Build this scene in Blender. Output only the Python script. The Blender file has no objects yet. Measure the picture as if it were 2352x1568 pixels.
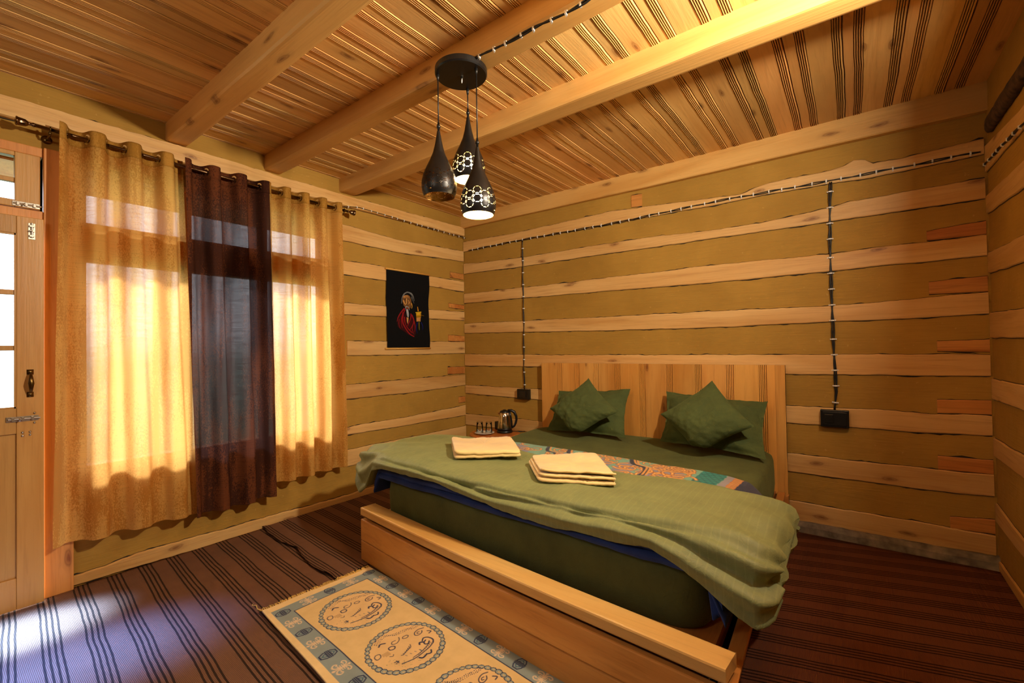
import bpy, math, random
import numpy as np
from mathutils import Vector, Matrix, noise
random.seed(7); np.random.seed(7)
R = math.radians
C = bpy.context.scene.collection
# ------------------------------------------------------------------ camera
FPX, CX, CY, CH = 1035.41, 1176.0, 784.0, 1.30
VR = Vector((0.79645, 0.604507, -0.015463)); VU = Vector((0.02071, -0.001711, 0.999784)); VF = Vector((-0.60435, 0.796597, 0.013881))
def at(px, py, axis, val):
    """world point where the sight line of a photo pixel meets the plane axis=val"""
    d = VF*FPX + VR*(px-CX) - VU*(py-CY)
    o = Vector((0, 0, CH)); t = (val-o[axis])/d[axis]
    return o + d*t
LW, BW, RW, CZ = -3.51, 3.74, 0.635, 2.782      # left wall x, back wall y, right wall x, ceiling z
cd = bpy.data.cameras.new('camera'); cam = bpy.data.objects.new('camera', cd); C.objects.link(cam)
cam.matrix_world = Matrix(((VR.x, VU.x, -VF.x, 0), (VR.y, VU.y, -VF.y, 0), (VR.z, VU.z, -VF.z, CH), (0, 0, 0, 1)))
cd.sensor_width = 36; cd.lens = 36*FPX/2352; cd.clip_start = .02
bpy.context.scene.camera = cam

# ------------------------------------------------------------------ colour + materials
def lin(c):
    return tuple((v/255/12.92 if v <= 10 else ((v/255+.055)/1.055)**2.4) for v in c)
def L4(c): return (*lin(c), 1)
def newmat(name):
    m = bpy.data.materials.new(name); m.use_nodes = True
    nt = m.node_tree; nt.nodes.clear()
    out = nt.nodes.new('ShaderNodeOutputMaterial'); b = nt.nodes.new('ShaderNodeBsdfPrincipled')
    nt.links.new(b.outputs[0], out.inputs[0])
    return m, nt, b, out
def N(nt, t, **kw):
    n = nt.nodes.new(t)
    for k, v in kw.items():
        if k.startswith('i_'): n.inputs[int(k[2:])].default_value = v
        else: setattr(n, k, v)
    return n
def mixc(nt, a, b, fac, mode='MIX'):
    n = nt.nodes.new('ShaderNodeMix'); n.data_type = 'RGBA'; n.blend_type = mode
    for s, v in ((6, a), (7, b), (0, fac)):
        if hasattr(v, 'is_linked') or hasattr(v, 'links'): nt.links.new(v, n.inputs[s])
        else: n.inputs[s].default_value = v
    return n.outputs[2]
def ramp(nt, src, stops):
    n = nt.nodes.new('ShaderNodeValToRGB'); nt.links.new(src, n.inputs[0])
    el = n.color_ramp.elements
    while len(el) < len(stops): el.new(.5)
    for e, (p, c) in zip(el, stops): e.position = p; e.color = c
    return n.outputs[0]
def math_(nt, op, a, b=0.0, clamp=False):
    n = nt.nodes.new('ShaderNodeMath'); n.operation = op; n.use_clamp = clamp
    for i, v in enumerate((a, b)):
        if hasattr(v, 'links'): nt.links.new(v, n.inputs[i])
        else: n.inputs[i].default_value = v
    return n.outputs[0]
def coords(nt, rnd=True, off=0):
    tc = N(nt, 'ShaderNodeTexCoord'); v = tc.outputs['Object']
    if rnd:
        oi = N(nt, 'ShaderNodeObjectInfo'); m = math_(nt, 'MULTIPLY', oi.outputs['Random'], 37.0)
        a = N(nt, 'ShaderNodeVectorMath', operation='ADD'); nt.links.new(v, a.inputs[0]); nt.links.new(m, a.inputs[1]); v = a.outputs[0]
    return v
def mapped(nt, v, sc, rot=(0, 0, 0)):
    m = N(nt, 'ShaderNodeMapping'); nt.links.new(v, m.inputs[0]); m.inputs['Scale'].default_value = sc; m.inputs['Rotation'].default_value = rot
    return m.outputs[0]
def noi(nt, v, scale=1, detail=4, rough=.55, dist=0.0):
    n = N(nt, 'ShaderNodeTexNoise'); nt.links.new(v, n.inputs['Vector'])
    n.inputs['Scale'].default_value = scale; n.inputs['Detail'].default_value = min(detail, 3); n.inputs['Roughness'].default_value = rough; n.inputs['Distortion'].default_value = dist
    return n.outputs['Fac']
def bump(nt, b, h, strength=.3, dist=.01):
    n = N(nt, 'ShaderNodeBump'); n.inputs['Strength'].default_value = strength; n.inputs['Distance'].default_value = dist
    nt.links.new(h, n.inputs['Height']); nt.links.new(n.outputs[0], b.inputs['Normal'])
def wood(name, light, mid, dark, axis='X', rough=.5, knots=.5, grain=.35, tint=False, dens=1.0, spec=.4):
    m, nt, b, out = newmat(name)
    v = coords(nt)
    s = {'X': (1, 9, 9), 'Y': (9, 1, 9), 'Z': (9, 9, 1)}[axis]
    big = noi(nt, mapped(nt, v, tuple(q*.5 for q in s)), 1.3*dens, 4, .5, .8)
    col = ramp(nt, big, [(.3, L4(mid)), (.62, L4(light))])
    s2 = {'X': (1, 26, 26), 'Y': (26, 1, 26), 'Z': (26, 26, 1)}[axis]
    fine = noi(nt, mapped(nt, v, s2), 2.6*dens, 5, .65, .5)
    fr = ramp(nt, fine, [(.38, (1, 1, 1, 1)), (.7, (0, 0, 0, 1))])
    inv = ramp(nt, fine, [(.5, (0, 0, 0, 1)), (.78, (1, 1, 1, 1))])
    f = math_(nt, 'MULTIPLY', inv, grain)
    col = mixc(nt, col, L4(dark), f)
    # knots
    s3 = {'X': (1.7, 5.5, 5.5), 'Y': (5.5, 1.7, 5.5), 'Z': (5.5, 5.5, 1.7)}[axis]
    sep = N(nt, 'ShaderNodeSeparateXYZ'); nt.links.new(v, sep.inputs[0]); o3 = [k for k in 'XYZ' if k != axis]
    cmb = N(nt, 'ShaderNodeCombineXYZ'); nt.links.new(math_(nt, 'MULTIPLY', sep.outputs[axis], 2.6), cmb.inputs[0])
    nt.links.new(math_(nt, 'MULTIPLY', math_(nt, 'ADD', sep.outputs[o3[0]], sep.outputs[o3[1]]), 8.5), cmb.inputs[1])
    vo = N(nt, 'ShaderNodeTexVoronoi', voronoi_dimensions='2D'); wv = cmb.outputs[0]
    dn = N(nt, 'ShaderNodeTexNoise'); nt.links.new(wv, dn.inputs['Vector']); dn.inputs['Scale'].default_value = 2.5
    ad = N(nt, 'ShaderNodeVectorMath', operation='MULTIPLY_ADD'); nt.links.new(dn.outputs['Color'], ad.inputs[0]); ad.inputs[1].default_value = (.22, .22, .22); nt.links.new(wv, ad.inputs[2])
    nt.links.new(ad.outputs[0], vo.inputs['Vector']); vo.inputs['Scale'].default_value = 1.0
    kd = ramp(nt, vo.outputs['Distance'], [(.03, (1, 1, 1, 1)), (.07, (.55, .55, .55, 1)), (.09, (.75, .75, .75, 1)), (.13, (.2, .2, .2, 1)), (.24, (0, 0, 0, 1))])
    sp = N(nt, 'ShaderNodeSeparateColor'); nt.links.new(vo.outputs['Color'], sp.inputs[0])
    keep = math_(nt, 'LESS_THAN', sp.outputs[0], knots)
    kf = math_(nt, 'MULTIPLY', kd, keep); kf = math_(nt, 'MULTIPLY', kf, .75)
    col = mixc(nt, col, L4((min(dark[0], 128)*.86, dark[1]*.50, dark[2]*.42)), kf)
    oi = N(nt, 'ShaderNodeObjectInfo')
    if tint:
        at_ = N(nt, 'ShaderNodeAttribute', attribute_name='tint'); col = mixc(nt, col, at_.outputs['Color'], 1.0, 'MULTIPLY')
    else:
        tv = math_(nt, 'MULTIPLY_ADD', oi.outputs['Random'], .22); nt.nodes[-1].inputs[2].default_value = .84
        cb = N(nt, 'ShaderNodeCombineColor'); [nt.links.new(tv, cb.inputs[i]) for i in range(3)]
        col = mixc(nt, col, cb.outputs[0], 1.0, 'MULTIPLY')
    nt.links.new(col, b.inputs['Base Color'])
    b.inputs['Roughness'].default_value = rough; b.inputs['Specular IOR Level'].default_value = spec
    bump(nt, b, fine, .25, .004)
    return m
def plain(name, col, rough=.5, metal=0, spec=.5, nz=0.0, nscale=20):
    m, nt, b, out = newmat(name)
    b.inputs['Roughness'].default_value = rough; b.inputs['Metallic'].default_value = metal; b.inputs['Specular IOR Level'].default_value = spec
    v = coords(nt); n = noi(nt, v, nscale, 4)
    k = nz if nz else .06
    c = ramp(nt, n, [(.25, L4(tuple(q*(1-k) for q in col))), (.75, L4(tuple(min(255, q*(1+k)) for q in col)))])
    nt.links.new(c, b.inputs['Base Color'])
    if nz: bump(nt, b, n, .3, .004)
    return m
def fabric(name, col, rough=.9, weave=900, var=.12, sheen=.3, crease=.0, stripe=None):
    m, nt, b, out = newmat(name)
    v = coords(nt, False)
    n = noi(nt, v, 6, 5, .6)
    c = ramp(nt, n, [(.3, L4(tuple(q*(1-var) for q in col))), (.7, L4(tuple(min(255, q*(1+var)) for q in col)))])
    if stripe:
        w = N(nt, 'ShaderNodeTexWave', bands_direction='X'); nt.links.new(v, w.inputs[0]); w.inputs['Scale'].default_value = stripe; w.inputs['Distortion'].default_value = .4
        f = ramp(nt, w.outputs['Fac'], [(.9, (0, 0, 0, 1)), (.97, (.13, .13, .13, 1))]); c = mixc(nt, c, L4(tuple(min(255, q*1.35) for q in col)), f)
    nt.links.new(c, b.inputs['Base Color'])
    b.inputs['Roughness'].default_value = rough; b.inputs['Specular IOR Level'].default_value = .25 if rough > .7 else .5
    b.inputs['Sheen Weight'].default_value = sheen; b.inputs['Sheen Roughness'].default_value = .5
    b.inputs['Sheen Tint'].default_value = L4(tuple(min(255, q*1.6+30) for q in col))
    fine = noi(nt, v, weave, 2)
    if crease:
        cr = noi(nt, v, 16, 6, .6, 1.6); rr = ramp(nt, cr, [(.44, (0, 0, 0, 1)), (.5, (1, 1, 1, 1)), (.56, (0, 0, 0, 1))])
        h = math_(nt, 'MULTIPLY_ADD', rr, crease); nt.links.new(math_(nt, 'MULTIPLY', fine, .12), nt.nodes[-2].inputs[2] if False else h.node.inputs[2])
        bump(nt, b, h, .5, .004)
    else: bump(nt, b, fine, .12, .002)
    return m
def painted(name, rough=.9, sheen=.2, bumps=600):
    m, nt, b, out = newmat(name)
    a = N(nt, 'ShaderNodeAttribute', attribute_name='paint'); v = coords(nt, False)
    n = noi(nt, v, 14, 5, .6); c = ramp(nt, n, [(.3, (.9, .89, .86, 1)), (.65, (1, 1, 1, 1))])
    nt.links.new(mixc(nt, a.outputs['Color'], c, 1.0, 'MULTIPLY'), b.inputs['Base Color'])
    b.inputs['Roughness'].default_value = rough; b.inputs['Sheen Weight'].default_value = sheen; b.inputs['Specular IOR Level'].default_value = .2
    bump(nt, b, noi(nt, v, bumps, 2), .3, .003)
    return m

M = {}
PINE = ((238, 192, 132), (222, 168, 104), (164, 98, 46))
M['log_x'] = wood('pale_log_x', (228, 184, 118), (208, 156, 88), (168, 108, 54), 'X', knots=.24, grain=.45)
M['log_y'] = wood('pale_log_y', (228, 184, 118), (208, 156, 88), (168, 108, 54), 'Y', knots=.24, grain=.45)
M['block'] = wood('end_block_wood', (216, 148, 74), (190, 112, 48), (96, 48, 20), 'X', knots=.5, grain=.5)
M['beam_x'] = wood('beam_wood', (232, 182, 108), (214, 158, 84), (172, 108, 46), 'X', rough=.38, knots=.4, grain=.22)
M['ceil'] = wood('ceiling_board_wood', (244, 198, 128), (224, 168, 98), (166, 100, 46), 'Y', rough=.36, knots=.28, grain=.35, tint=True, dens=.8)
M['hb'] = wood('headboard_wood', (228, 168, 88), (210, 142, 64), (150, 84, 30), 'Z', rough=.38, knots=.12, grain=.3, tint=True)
M['bed_x'] = wood('bed_wood_x', (224, 160, 84), (204, 134, 62), (140, 78, 30), 'X', rough=.34, knots=.2, grain=.3)
M['bed_top'] = wood('bed_rail_wood', (240, 190, 112), (226, 166, 88), (170, 104, 44), 'X', rough=.3, knots=.12, grain=.22)
M['bed_y'] = wood('bed_wood_y', (216, 150, 76), (188, 116, 52), (120, 64, 24), 'Y', rough=.36, knots=.12, grain=.4)
M['door'] = wood('door_wood', (206, 156, 88), (188, 132, 66), (140, 84, 36), 'Z', rough=.4, knots=.1, grain=.3)
M['jamb'] = wood('jamb_wood', (232, 160, 88), (214, 134, 62), (150, 78, 34), 'Z', rough=.45, knots=.1, grain=.4)
M['bark'] = plain('dark_bark', (62, 44, 30), .95, nz=.6, nscale=26)
M['crack'] = plain('dark_crack', (40, 31, 18), .9, nz=.3)
M['concrete'] = plain('grey_concrete', (112, 102, 90), .9, nz=.35, nscale=14)
M['black'] = plain('black_plastic', (16, 15, 15), .35)
M['cable'] = plain('black_cable', (18, 17, 17), .45)
M['white'] = plain('white_plastic', (235, 232, 225), .4)
M['steel'] = plain('brushed_steel', (190, 184, 172), .28, 1.0)
M['chrome'] = plain('polished_steel', (205, 200, 192), .12, 1.0)
M['brass'] = plain('antique_brass', (112, 88, 50), .28, 1.0)
M['bronze'] = plain('dark_bronze', (120, 96, 72), .2, 1.0)
M['shade_out'] = plain('black_lampshade', (26, 22, 20), .38, .3)
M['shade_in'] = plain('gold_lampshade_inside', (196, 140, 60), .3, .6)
M['shade_lit'] = plain('lit_lampshade_inside', (250, 220, 160), .5, 0)  # brighter lining for lit shades, the bulb's glow put into its colour
M['green'] = fabric('green_cotton', (84, 88, 48), var=.08, sheen=.25, crease=.35)
M['duvet'] = fabric('green_duvet_cotton', (124, 128, 80), var=.06, sheen=.3, crease=.2, stripe=11, rough=.6)
M['pillow'] = fabric('green_pillow_cotton', (78, 88, 48), var=.07, sheen=.2, crease=.3)
M['blue'] = fabric('blue_fleece', (38, 54, 104), var=.15, sheen=.5)
M['towel'] = fabric('cream_terry', (250, 208, 140), var=.06, sheen=.5, weave=420)
M['tabletop'] = wood('table_wood', (190, 110, 50), (160, 86, 36), (90, 44, 18), 'X', rough=.3, knots=.1)
M['porcelain'] = plain('white_porcelain', (240, 232, 220), .15)
M['rug'] = painted('woven_rug'); M['print'] = painted('printed_fleece', .9, .3); M['cloth_paint'] = painted('painted_cloth', .95, 0, 900)
M['dowel'] = wood('dowel_wood', (230, 176, 84), (208, 146, 60), (150, 90, 30), 'Y', knots=0)
M['fringe'] = fabric('rug_fringe_yarn', (206, 160, 84), var=.2)
def plaster():
    m, nt, b, out = newmat('olive_clay_plaster'); v = coords(nt, False)
    n = noi(nt, v, 1.6, 5, .6, .4); c = ramp(nt, n, [(.3, L4((162, 122, 48))), (.7, L4((182, 140, 60)))])
    s = noi(nt, mapped(nt, v, (3, 3, 60)), 2, 4, .6); c = mixc(nt, c, L4((150, 110, 46)), math_(nt, 'MULTIPLY', ramp(nt, s, [(.5, (0, 0, 0, 1)), (.8, (1, 1, 1, 1))]), .35))
    sp = noi(nt, v, 34, 3); c = mixc(nt, c, L4((216, 178, 100)), math_(nt, 'MULTIPLY', ramp(nt, sp, [(.68, (0, 0, 0, 1)), (.74, (1, 1, 1, 1))]), .3))
    nt.links.new(c, b.inputs['Base Color']); b.inputs['Roughness'].default_value = .75; b.inputs['Specular IOR Level'].default_value = .3
    h = math_(nt, 'ADD', math_(nt, 'MULTIPLY', noi(nt, v, 5, 6, .6), 1.0), math_(nt, 'MULTIPLY', s, .25))
    bump(nt, b, h, .55, .012)
    return m
M['plaster'] = plaster()
def carpet_mat(name, ang, pitch, off, dark):
    m, nt, b, out = newmat(name); v = coords(nt, False)
    ns = N(nt, 'ShaderNodeTexNoise'); nt.links.new(v, ns.inputs['Vector']); ns.inputs['Scale'].default_value = 3.0; ns.inputs['Detail'].default_value = 2
    sx = N(nt, 'ShaderNodeSeparateXYZ'); nt.links.new(v, sx.inputs[0])
    wob = math_(nt, 'MULTIPLY', math_(nt, 'SUBTRACT', ns.outputs['Fac'], .5), .018)
    y = math_(nt, 'ADD', math_(nt, 'MULTIPLY', sx.outputs['Y'], math.cos(ang)), math_(nt, 'MULTIPLY', sx.outputs['X'], -math.sin(ang)))
    y = math_(nt, 'ADD', y, wob); y = math_(nt, 'ADD', y, off + 10*pitch)
    p = math_(nt, 'DIVIDE', math_(nt, 'MODULO', y, pitch), pitch)          # 0..1 in one repeat
    q = math_(nt, 'MULTIPLY', p, pitch/.0195)                              # line counter
    fr = math_(nt, 'FRACT', q, 0); line = math_(nt, 'LESS_THAN', math_(nt, 'ABSOLUTE', math_(nt, 'SUBTRACT', fr, .5), 0), .2)
    inn = math_(nt, 'LESS_THAN', q, 4.0); line = math_(nt, 'MULTIPLY', line, inn)
    rib = N(nt, 'ShaderNodeTexWave', bands_direction='Y'); nt.links.new(v, rib.inputs[0]); rib.inputs['Scale'].default_value = 62; rib.inputs['Distortion'].default_value = .5
    rb2 = N(nt, 'ShaderNodeTexWave', bands_direction='X'); nt.links.new(v, rb2.inputs[0]); rb2.inputs['Scale'].default_value = 62
    sp = noi(nt, v, 260, 3, .7); big = noi(nt, v, 7, 4, .6)
    c = ramp(nt, big, [(.35, L4(tuple(k*.8 for k in dark))), (.7, L4(tuple(k*1.15 for k in dark)))])
    w = math_(nt, 'MULTIPLY', rib.outputs['Fac'], rb2.outputs['Fac'])
    c = mixc(nt, c, L4(tuple(k*1.75 for k in dark)), math_(nt, 'MULTIPLY', ramp(nt, math_(nt, 'MULTIPLY_ADD', sp, .8), [(.3, (0, 0, 0, 1)), (.62, (1, 1, 1, 1))]), .6))
    c = mixc(nt, c, L4((34, 20, 14)), math_(nt, 'MULTIPLY', rib.outputs['Fac'], .35))
    c = mixc(nt, c, L4((26, 19, 13)), math_(nt, 'MULTIPLY', line, .85))
    nt.links.new(c, b.inputs['Base Color']); b.inputs['Roughness'].default_value = .95; b.inputs['Specular IOR Level'].default_value = .1
    bump(nt, b, math_(nt, 'ADD', sp, w), .5, .004)
    return m
M['carpet_l'] = carpet_mat('striped_carpet_left', -.085, .14, .06, (86, 60, 44))
M['carpet_r'] = carpet_mat('striped_carpet_right', .28, .14, .0, (78, 46, 31))
def glass_mat():
    m, nt, b, out = newmat('window_glass'); nt.nodes.remove(b)
    t = N(nt, 'ShaderNodeBsdfTransparent'); g = N(nt, 'ShaderNodeBsdfGlossy'); g.inputs['Roughness'].default_value = .02
    fr = N(nt, 'ShaderNodeFresnel'); fr.inputs[0].default_value = 1.3; mx = N(nt, 'ShaderNodeMixShader')
    nt.links.new(fr.outputs[0], mx.inputs[0]); nt.links.new(t.outputs[0], mx.inputs[1]); nt.links.new(g.outputs[0], mx.inputs[2]); nt.links.new(mx.outputs[0], out.inputs[0])
    return m
M['glass'] = glass_mat()
def tumbler():
    m, nt, b, out = newmat('drinking_glass')
    nt.nodes.remove(b); t = N(nt, 'ShaderNodeBsdfTransparent'); t.inputs[0].default_value = (.97, .975, .955, 1); g = N(nt, 'ShaderNodeBsdfGlossy'); g.inputs['Roughness'].default_value = .05
    lw = N(nt, 'ShaderNodeLayerWeight'); lw.inputs[0].default_value = .22; mx = N(nt, 'ShaderNodeMixShader'); nt.links.new(lw.outputs['Fresnel'], mx.inputs[0]); nt.links.new(t.outputs[0], mx.inputs[1]); nt.links.new(g.outputs[0], mx.inputs[2]); nt.links.new(mx.outputs[0], out.inputs[0])
    return m
M['tumbler'] = tumbler()
def curtain_mat(name, base, patch, trans, see, tw):
    m, nt, b, out = newmat(name); nt.nodes.remove(b); v = coords(nt, False)
    big = noi(nt, mapped(nt, v, (1, 5, .7)), 2.2, 4, .6)
    fine = noi(nt, mapped(nt, v, (1, 1, .55)), 170, 3, .7)
    thr = noi(nt, mapped(nt, v, (6, 6, 240)), 1.2, 3, .6)
    fm = math_(nt, 'ADD', math_(nt, 'MULTIPLY', big, 1.1), math_(nt, 'MULTIPLY', fine, .9))
    pf = ramp(nt, fm, [(.98/1.0*.98, (0, 0, 0, 1)), (1.0, (1, 1, 1, 1))]) if False else ramp(nt, math_(nt, 'MULTIPLY', fm, .5), [(.49, (0, 0, 0, 1)), (.54, (1, 1, 1, 1))])
    c = mixc(nt, L4(base), L4(patch), math_(nt, 'MULTIPLY', pf, .9))
    c = mixc(nt, c, L4(tuple(q*.8 for q in base)), math_(nt, 'MULTIPLY', ramp(nt, thr, [(.5, (0, 0, 0, 1)), (.75, (1, 1, 1, 1))]), .5))
    d = N(nt, 'ShaderNodeBsdfDiffuse'); nt.links.new(c, d.inputs[0])
    sh = N(nt, 'ShaderNodeBsdfSheen') ; sh.inputs[0].default_value = L4(patch); sh.inputs['Roughness'].default_value = .4
    t = N(nt, 'ShaderNodeBsdfTranslucent'); nt.links.new(mixc(nt, c, L4(trans), .65), t.inputs[0])
    bp = N(nt, 'ShaderNodeBump'); bp.inputs['Strength'].default_value = .25; bp.inputs['Distance'].default_value = .003; nt.links.new(fine, bp.inputs['Height'])
    nt.links.new(bp.outputs[0], d.inputs['Normal'])
    m1 = N(nt, 'ShaderNodeMixShader'); m1.inputs[0].default_value = tw; nt.links.new(d.outputs[0], m1.inputs[1]); nt.links.new(t.outputs[0], m1.inputs[2])
    tr = N(nt, 'ShaderNodeBsdfTransparent'); tr.inputs[0].default_value = (1, 1, 1, 1)
    m2 = N(nt, 'ShaderNodeMixShader'); strip = ramp(nt, noi(nt, mapped(nt, v, (1, 8, .22)), 1.9, 2, .5), [(.42, (.12, .12, .12, 1)), (.60, (1, 1, 1, 1))])
    sf = math_(nt, 'MULTIPLY', math_(nt, 'MULTIPLY', ramp(nt, thr, [(.3, (.4, .4, .4, 1)), (.6, (1, 1, 1, 1))]), strip), see*1.9); nt.links.new(sf, m2.inputs[0])
    nt.links.new(m1.outputs[0], m2.inputs[1]); nt.links.new(tr.outputs[0], m2.inputs[2])
    nt.links.new(m2.outputs[0], out.inputs[0])
    return m
M['cur_y'] = curtain_mat('gold_curtain_cloth', (228, 178, 96), (186, 124, 50), (255, 200, 116), .055, .48)
M['cur_h'] = curtain_mat('gold_curtain_header', (186, 136, 62), (160, 112, 44), (190, 140, 70), .0, .1)
M['cur_b'] = curtain_mat('brown_curtain_cloth', (66, 38, 28), (112, 62, 36), (70, 62, 66), .016, .12)

# ------------------------------------------------------------------ mesh helpers
class MB:
    def __init__(s): s.v = []; s.f = []; s.m = []; s.c = []
    def add(s, vs, fs, mi=0):
        o = len(s.v); s.v += [tuple(p) for p in vs]; s.f += [tuple(i+o for i in f) for f in fs]; s.m += [mi]*len(fs)
    def box(s, a, b, mi=0):
        (x0, y0, z0), (x1, y1, z1) = a, b
        s.hexa([(x0, y0), (x1, y0), (x1, y1), (x0, y1)], z0, z1, mi)
    def hexa(s, q, z0, z1, mi=0, top=None):
        t = top or q
        s.add([(x, y, z0) for x, y in q]+[(x, y, z1) for x, y in t], [(3, 2, 1, 0), (4, 5, 6, 7), (0, 1, 5, 4), (1, 2, 6, 5), (2, 3, 7, 6), (3, 0, 4, 7)], mi)
    def tube(s, pts, r, n=8, mi=0, cap=True):
        pts = [Vector(p) for p in pts]; rs = r if hasattr(r, '__len__') else [r]*len(pts); vs = []; fs = []
        prev = None
        for i, p in enumerate(pts):
            d = (pts[min(i+1, len(pts)-1)]-pts[max(i-1, 0)]).normalized()
            up = Vector((0, 0, 1)) if abs(d.z) < .9 else Vector((1, 0, 0))
            if prev is not None:
                a = (prev - d*prev.dot(d)).normalized()
            else: a = d.cross(up).normalized()
            prev = a; b = d.cross(a)
            for k in range(n):
                w = 2*math.pi*k/n; vs.append(p+(a*math.cos(w)+b*math.sin(w))*rs[i])
        for i in range(len(pts)-1):
            for k in range(n): fs.append((i*n+k, i*n+(k+1) % n, (i+1)*n+(k+1) % n, (i+1)*n+k))
        if cap: fs.append(tuple(range(n-1, -1, -1))); fs.append(tuple((len(pts)-1)*n+k for k in range(n)))
        s.add(vs, fs, mi)
    def lathe(s, prof, cx=0, cy=0, n=32, mi=0, axis='Z', cap=False):
        vs = []; fs = []
        for r, z in prof:
            for k in range(n):
                w = 2*math.pi*k/n; a, b = r*math.cos(w), r*math.sin(w)
                vs.append({'Z': (cx+a, cy+b, z), 'Y': (cx+a, z, cy+b), 'X': (z, cx+a, cy+b)}[axis])
        for i in range(len(prof)-1):
            for k in range(n): fs.append((i*n+k, i*n+(k+1) % n, (i+1)*n+(k+1) % n, (i+1)*n+k))
        if cap: fs.append(tuple(range(n-1, -1, -1))); fs.append(tuple((len(prof)-1)*n+k for k in range(n)))
        s.add(vs, fs, mi)
    def grid(s, P, mi=0, closed_u=False):
        nr = len(P); nc = len(P[0]); vs = [p for row in P for p in row]; fs = []
        for i in range(nr-1):
            for j in range(nc if closed_u else nc-1):
                k = (j+1) % nc; fs.append((i*nc+j, i*nc+k, (i+1)*nc+k, (i+1)*nc+j))
        s.add(vs, fs, mi)
    def build(s, name, mats, parent=None, smooth=False, bevel=0, tint=None):
        me = bpy.data.meshes.new(name); off = Vector(parent.location) if parent else Vector((0, 0, 0))
        me.from_pydata([(x-off.x, y-off.y, z-off.z) for x, y, z in s.v], [], s.f); me.update()
        mats = mats if isinstance(mats, (list, tuple)) else [mats]
        for m in mats: me.materials.append(m)
        if any(s.m): me.polygons.foreach_set('material_index', s.m)
        if smooth: me.polygons.foreach_set('use_smooth', [True]*len(me.polygons))
        if tint is not None:
            ca = me.color_attributes.new('tint', 'FLOAT_COLOR', 'POINT'); ca.data.foreach_set('color', np.array(tint, dtype=np.float32).ravel())
        o = bpy.data.objects.new(name, me); C.objects.link(o)
        if parent: o.parent = parent
        if bevel:
            b = o.modifiers.new('bevel', 'BEVEL'); b.width = bevel; b.segments = 2; b.limit_method = 'ANGLE'
        return o
def tag(o, label=None, cat=None, group=None, kind=None):
    for k, v in (('label', label), ('category', cat), ('group', group), ('kind', kind)):
        if v: o[k] = v
    return o
def empty(name, loc, label=None, cat=None, group=None, kind=None):
    o = bpy.data.objects.new(name, None); C.objects.link(o); o.location = loc; o.empty_display_size = .05
    return tag(o, label, cat, group, kind)
def interp(tab, x):
    xs = [t[0] for t in tab]; return tuple(float(np.interp(x, xs, [t[k] for t in tab])) for k in range(1, len(tab[0])))
def fn(x, y=0., z=0., o=3): return noise.fractal(Vector((x, y, z)), .6, 2.1, o)

# ------------------------------------------------------------------ SETTING: floor
mb = MB(); mb.box((LW-.1, -2.6, -.05), (RW+.1, BW+.1, -.012)); tag(mb.build('floor', M['concrete']), kind='structure')
# ------------------------------------------------------------------ ceiling: boards with reeded edges
def ceiling():
    prof = []; ti = []
    per = .237; x = -3.52+ (-.253+3.52) % per - per
    rng = random.Random(3)
    def seg(dx, z, t): prof.append((dx, z)); ti.append(t)
    x0 = x
    while x0 < RW+.02:
        # joint | narrow plain | reeds | wide plain | reeds | joint ; second board is the wide part
        ta = [rng.uniform(.72, 1.05) for _ in range(2)]; hu = [rng.uniform(.86, 1.02) for _ in range(2)]
        j = rng.uniform(-.006, .006)
        t0 = (ta[0], ta[0]*hu[0], ta[0]*hu[0]*.92); t1 = (ta[1], ta[1]*hu[1], ta[1]*hu[1]*.92)
        st = x0
        seg(st, .022, t0); seg(st+.0025, .022, t0); seg(st+.003, 0, t0); seg(st+.045+j, 0, t0)
        a = st+.045+j; g0 = tuple(q*.62 for q in t0); g1_ = tuple(q*.62 for q in t1); r0_ = tuple(q*1.1 for q in t0); r1_ = tuple(q*1.1 for q in t1)  # groove shade and lit ridge tops put into the board tint
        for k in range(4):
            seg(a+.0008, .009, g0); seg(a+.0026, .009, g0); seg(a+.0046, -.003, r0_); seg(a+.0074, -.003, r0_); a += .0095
        seg(a, 0, t0); seg(a+.001, .012, t0); seg(a+.003, .012, t1); seg(a+.004, 0, t1)
        seg(st+.237-.042, 0, t1); a = st+.237-.042
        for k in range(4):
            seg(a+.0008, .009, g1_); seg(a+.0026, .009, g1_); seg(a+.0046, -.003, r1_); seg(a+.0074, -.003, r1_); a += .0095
        seg(a+.001, -.001, t1)
        x0 += per
    mb = MB(); ys = np.arange(-2.6, BW+.02, .05)
    rows = []
    for y in ys:
        row = []
        for i, (xx, z) in enumerate(prof):
            w = .006*fn(xx*.9+3.1, y*1.1, 2., 3)+.0018*fn(xx*5, y*5, 7., 3)
            row.append((xx+w, y, CZ+z))
        rows.append(row)
    mb.grid(rows)
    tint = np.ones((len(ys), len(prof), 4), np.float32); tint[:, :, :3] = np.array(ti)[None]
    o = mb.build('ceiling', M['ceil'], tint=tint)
    tag(o, kind='structure')
    mb = MB(); mb.box((LW-.1, -2.6, CZ+.03), (RW+.1, BW+.1, CZ+.06)); tag(mb.build('ceiling', M['crack']), kind='structure')
ceiling()
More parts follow.
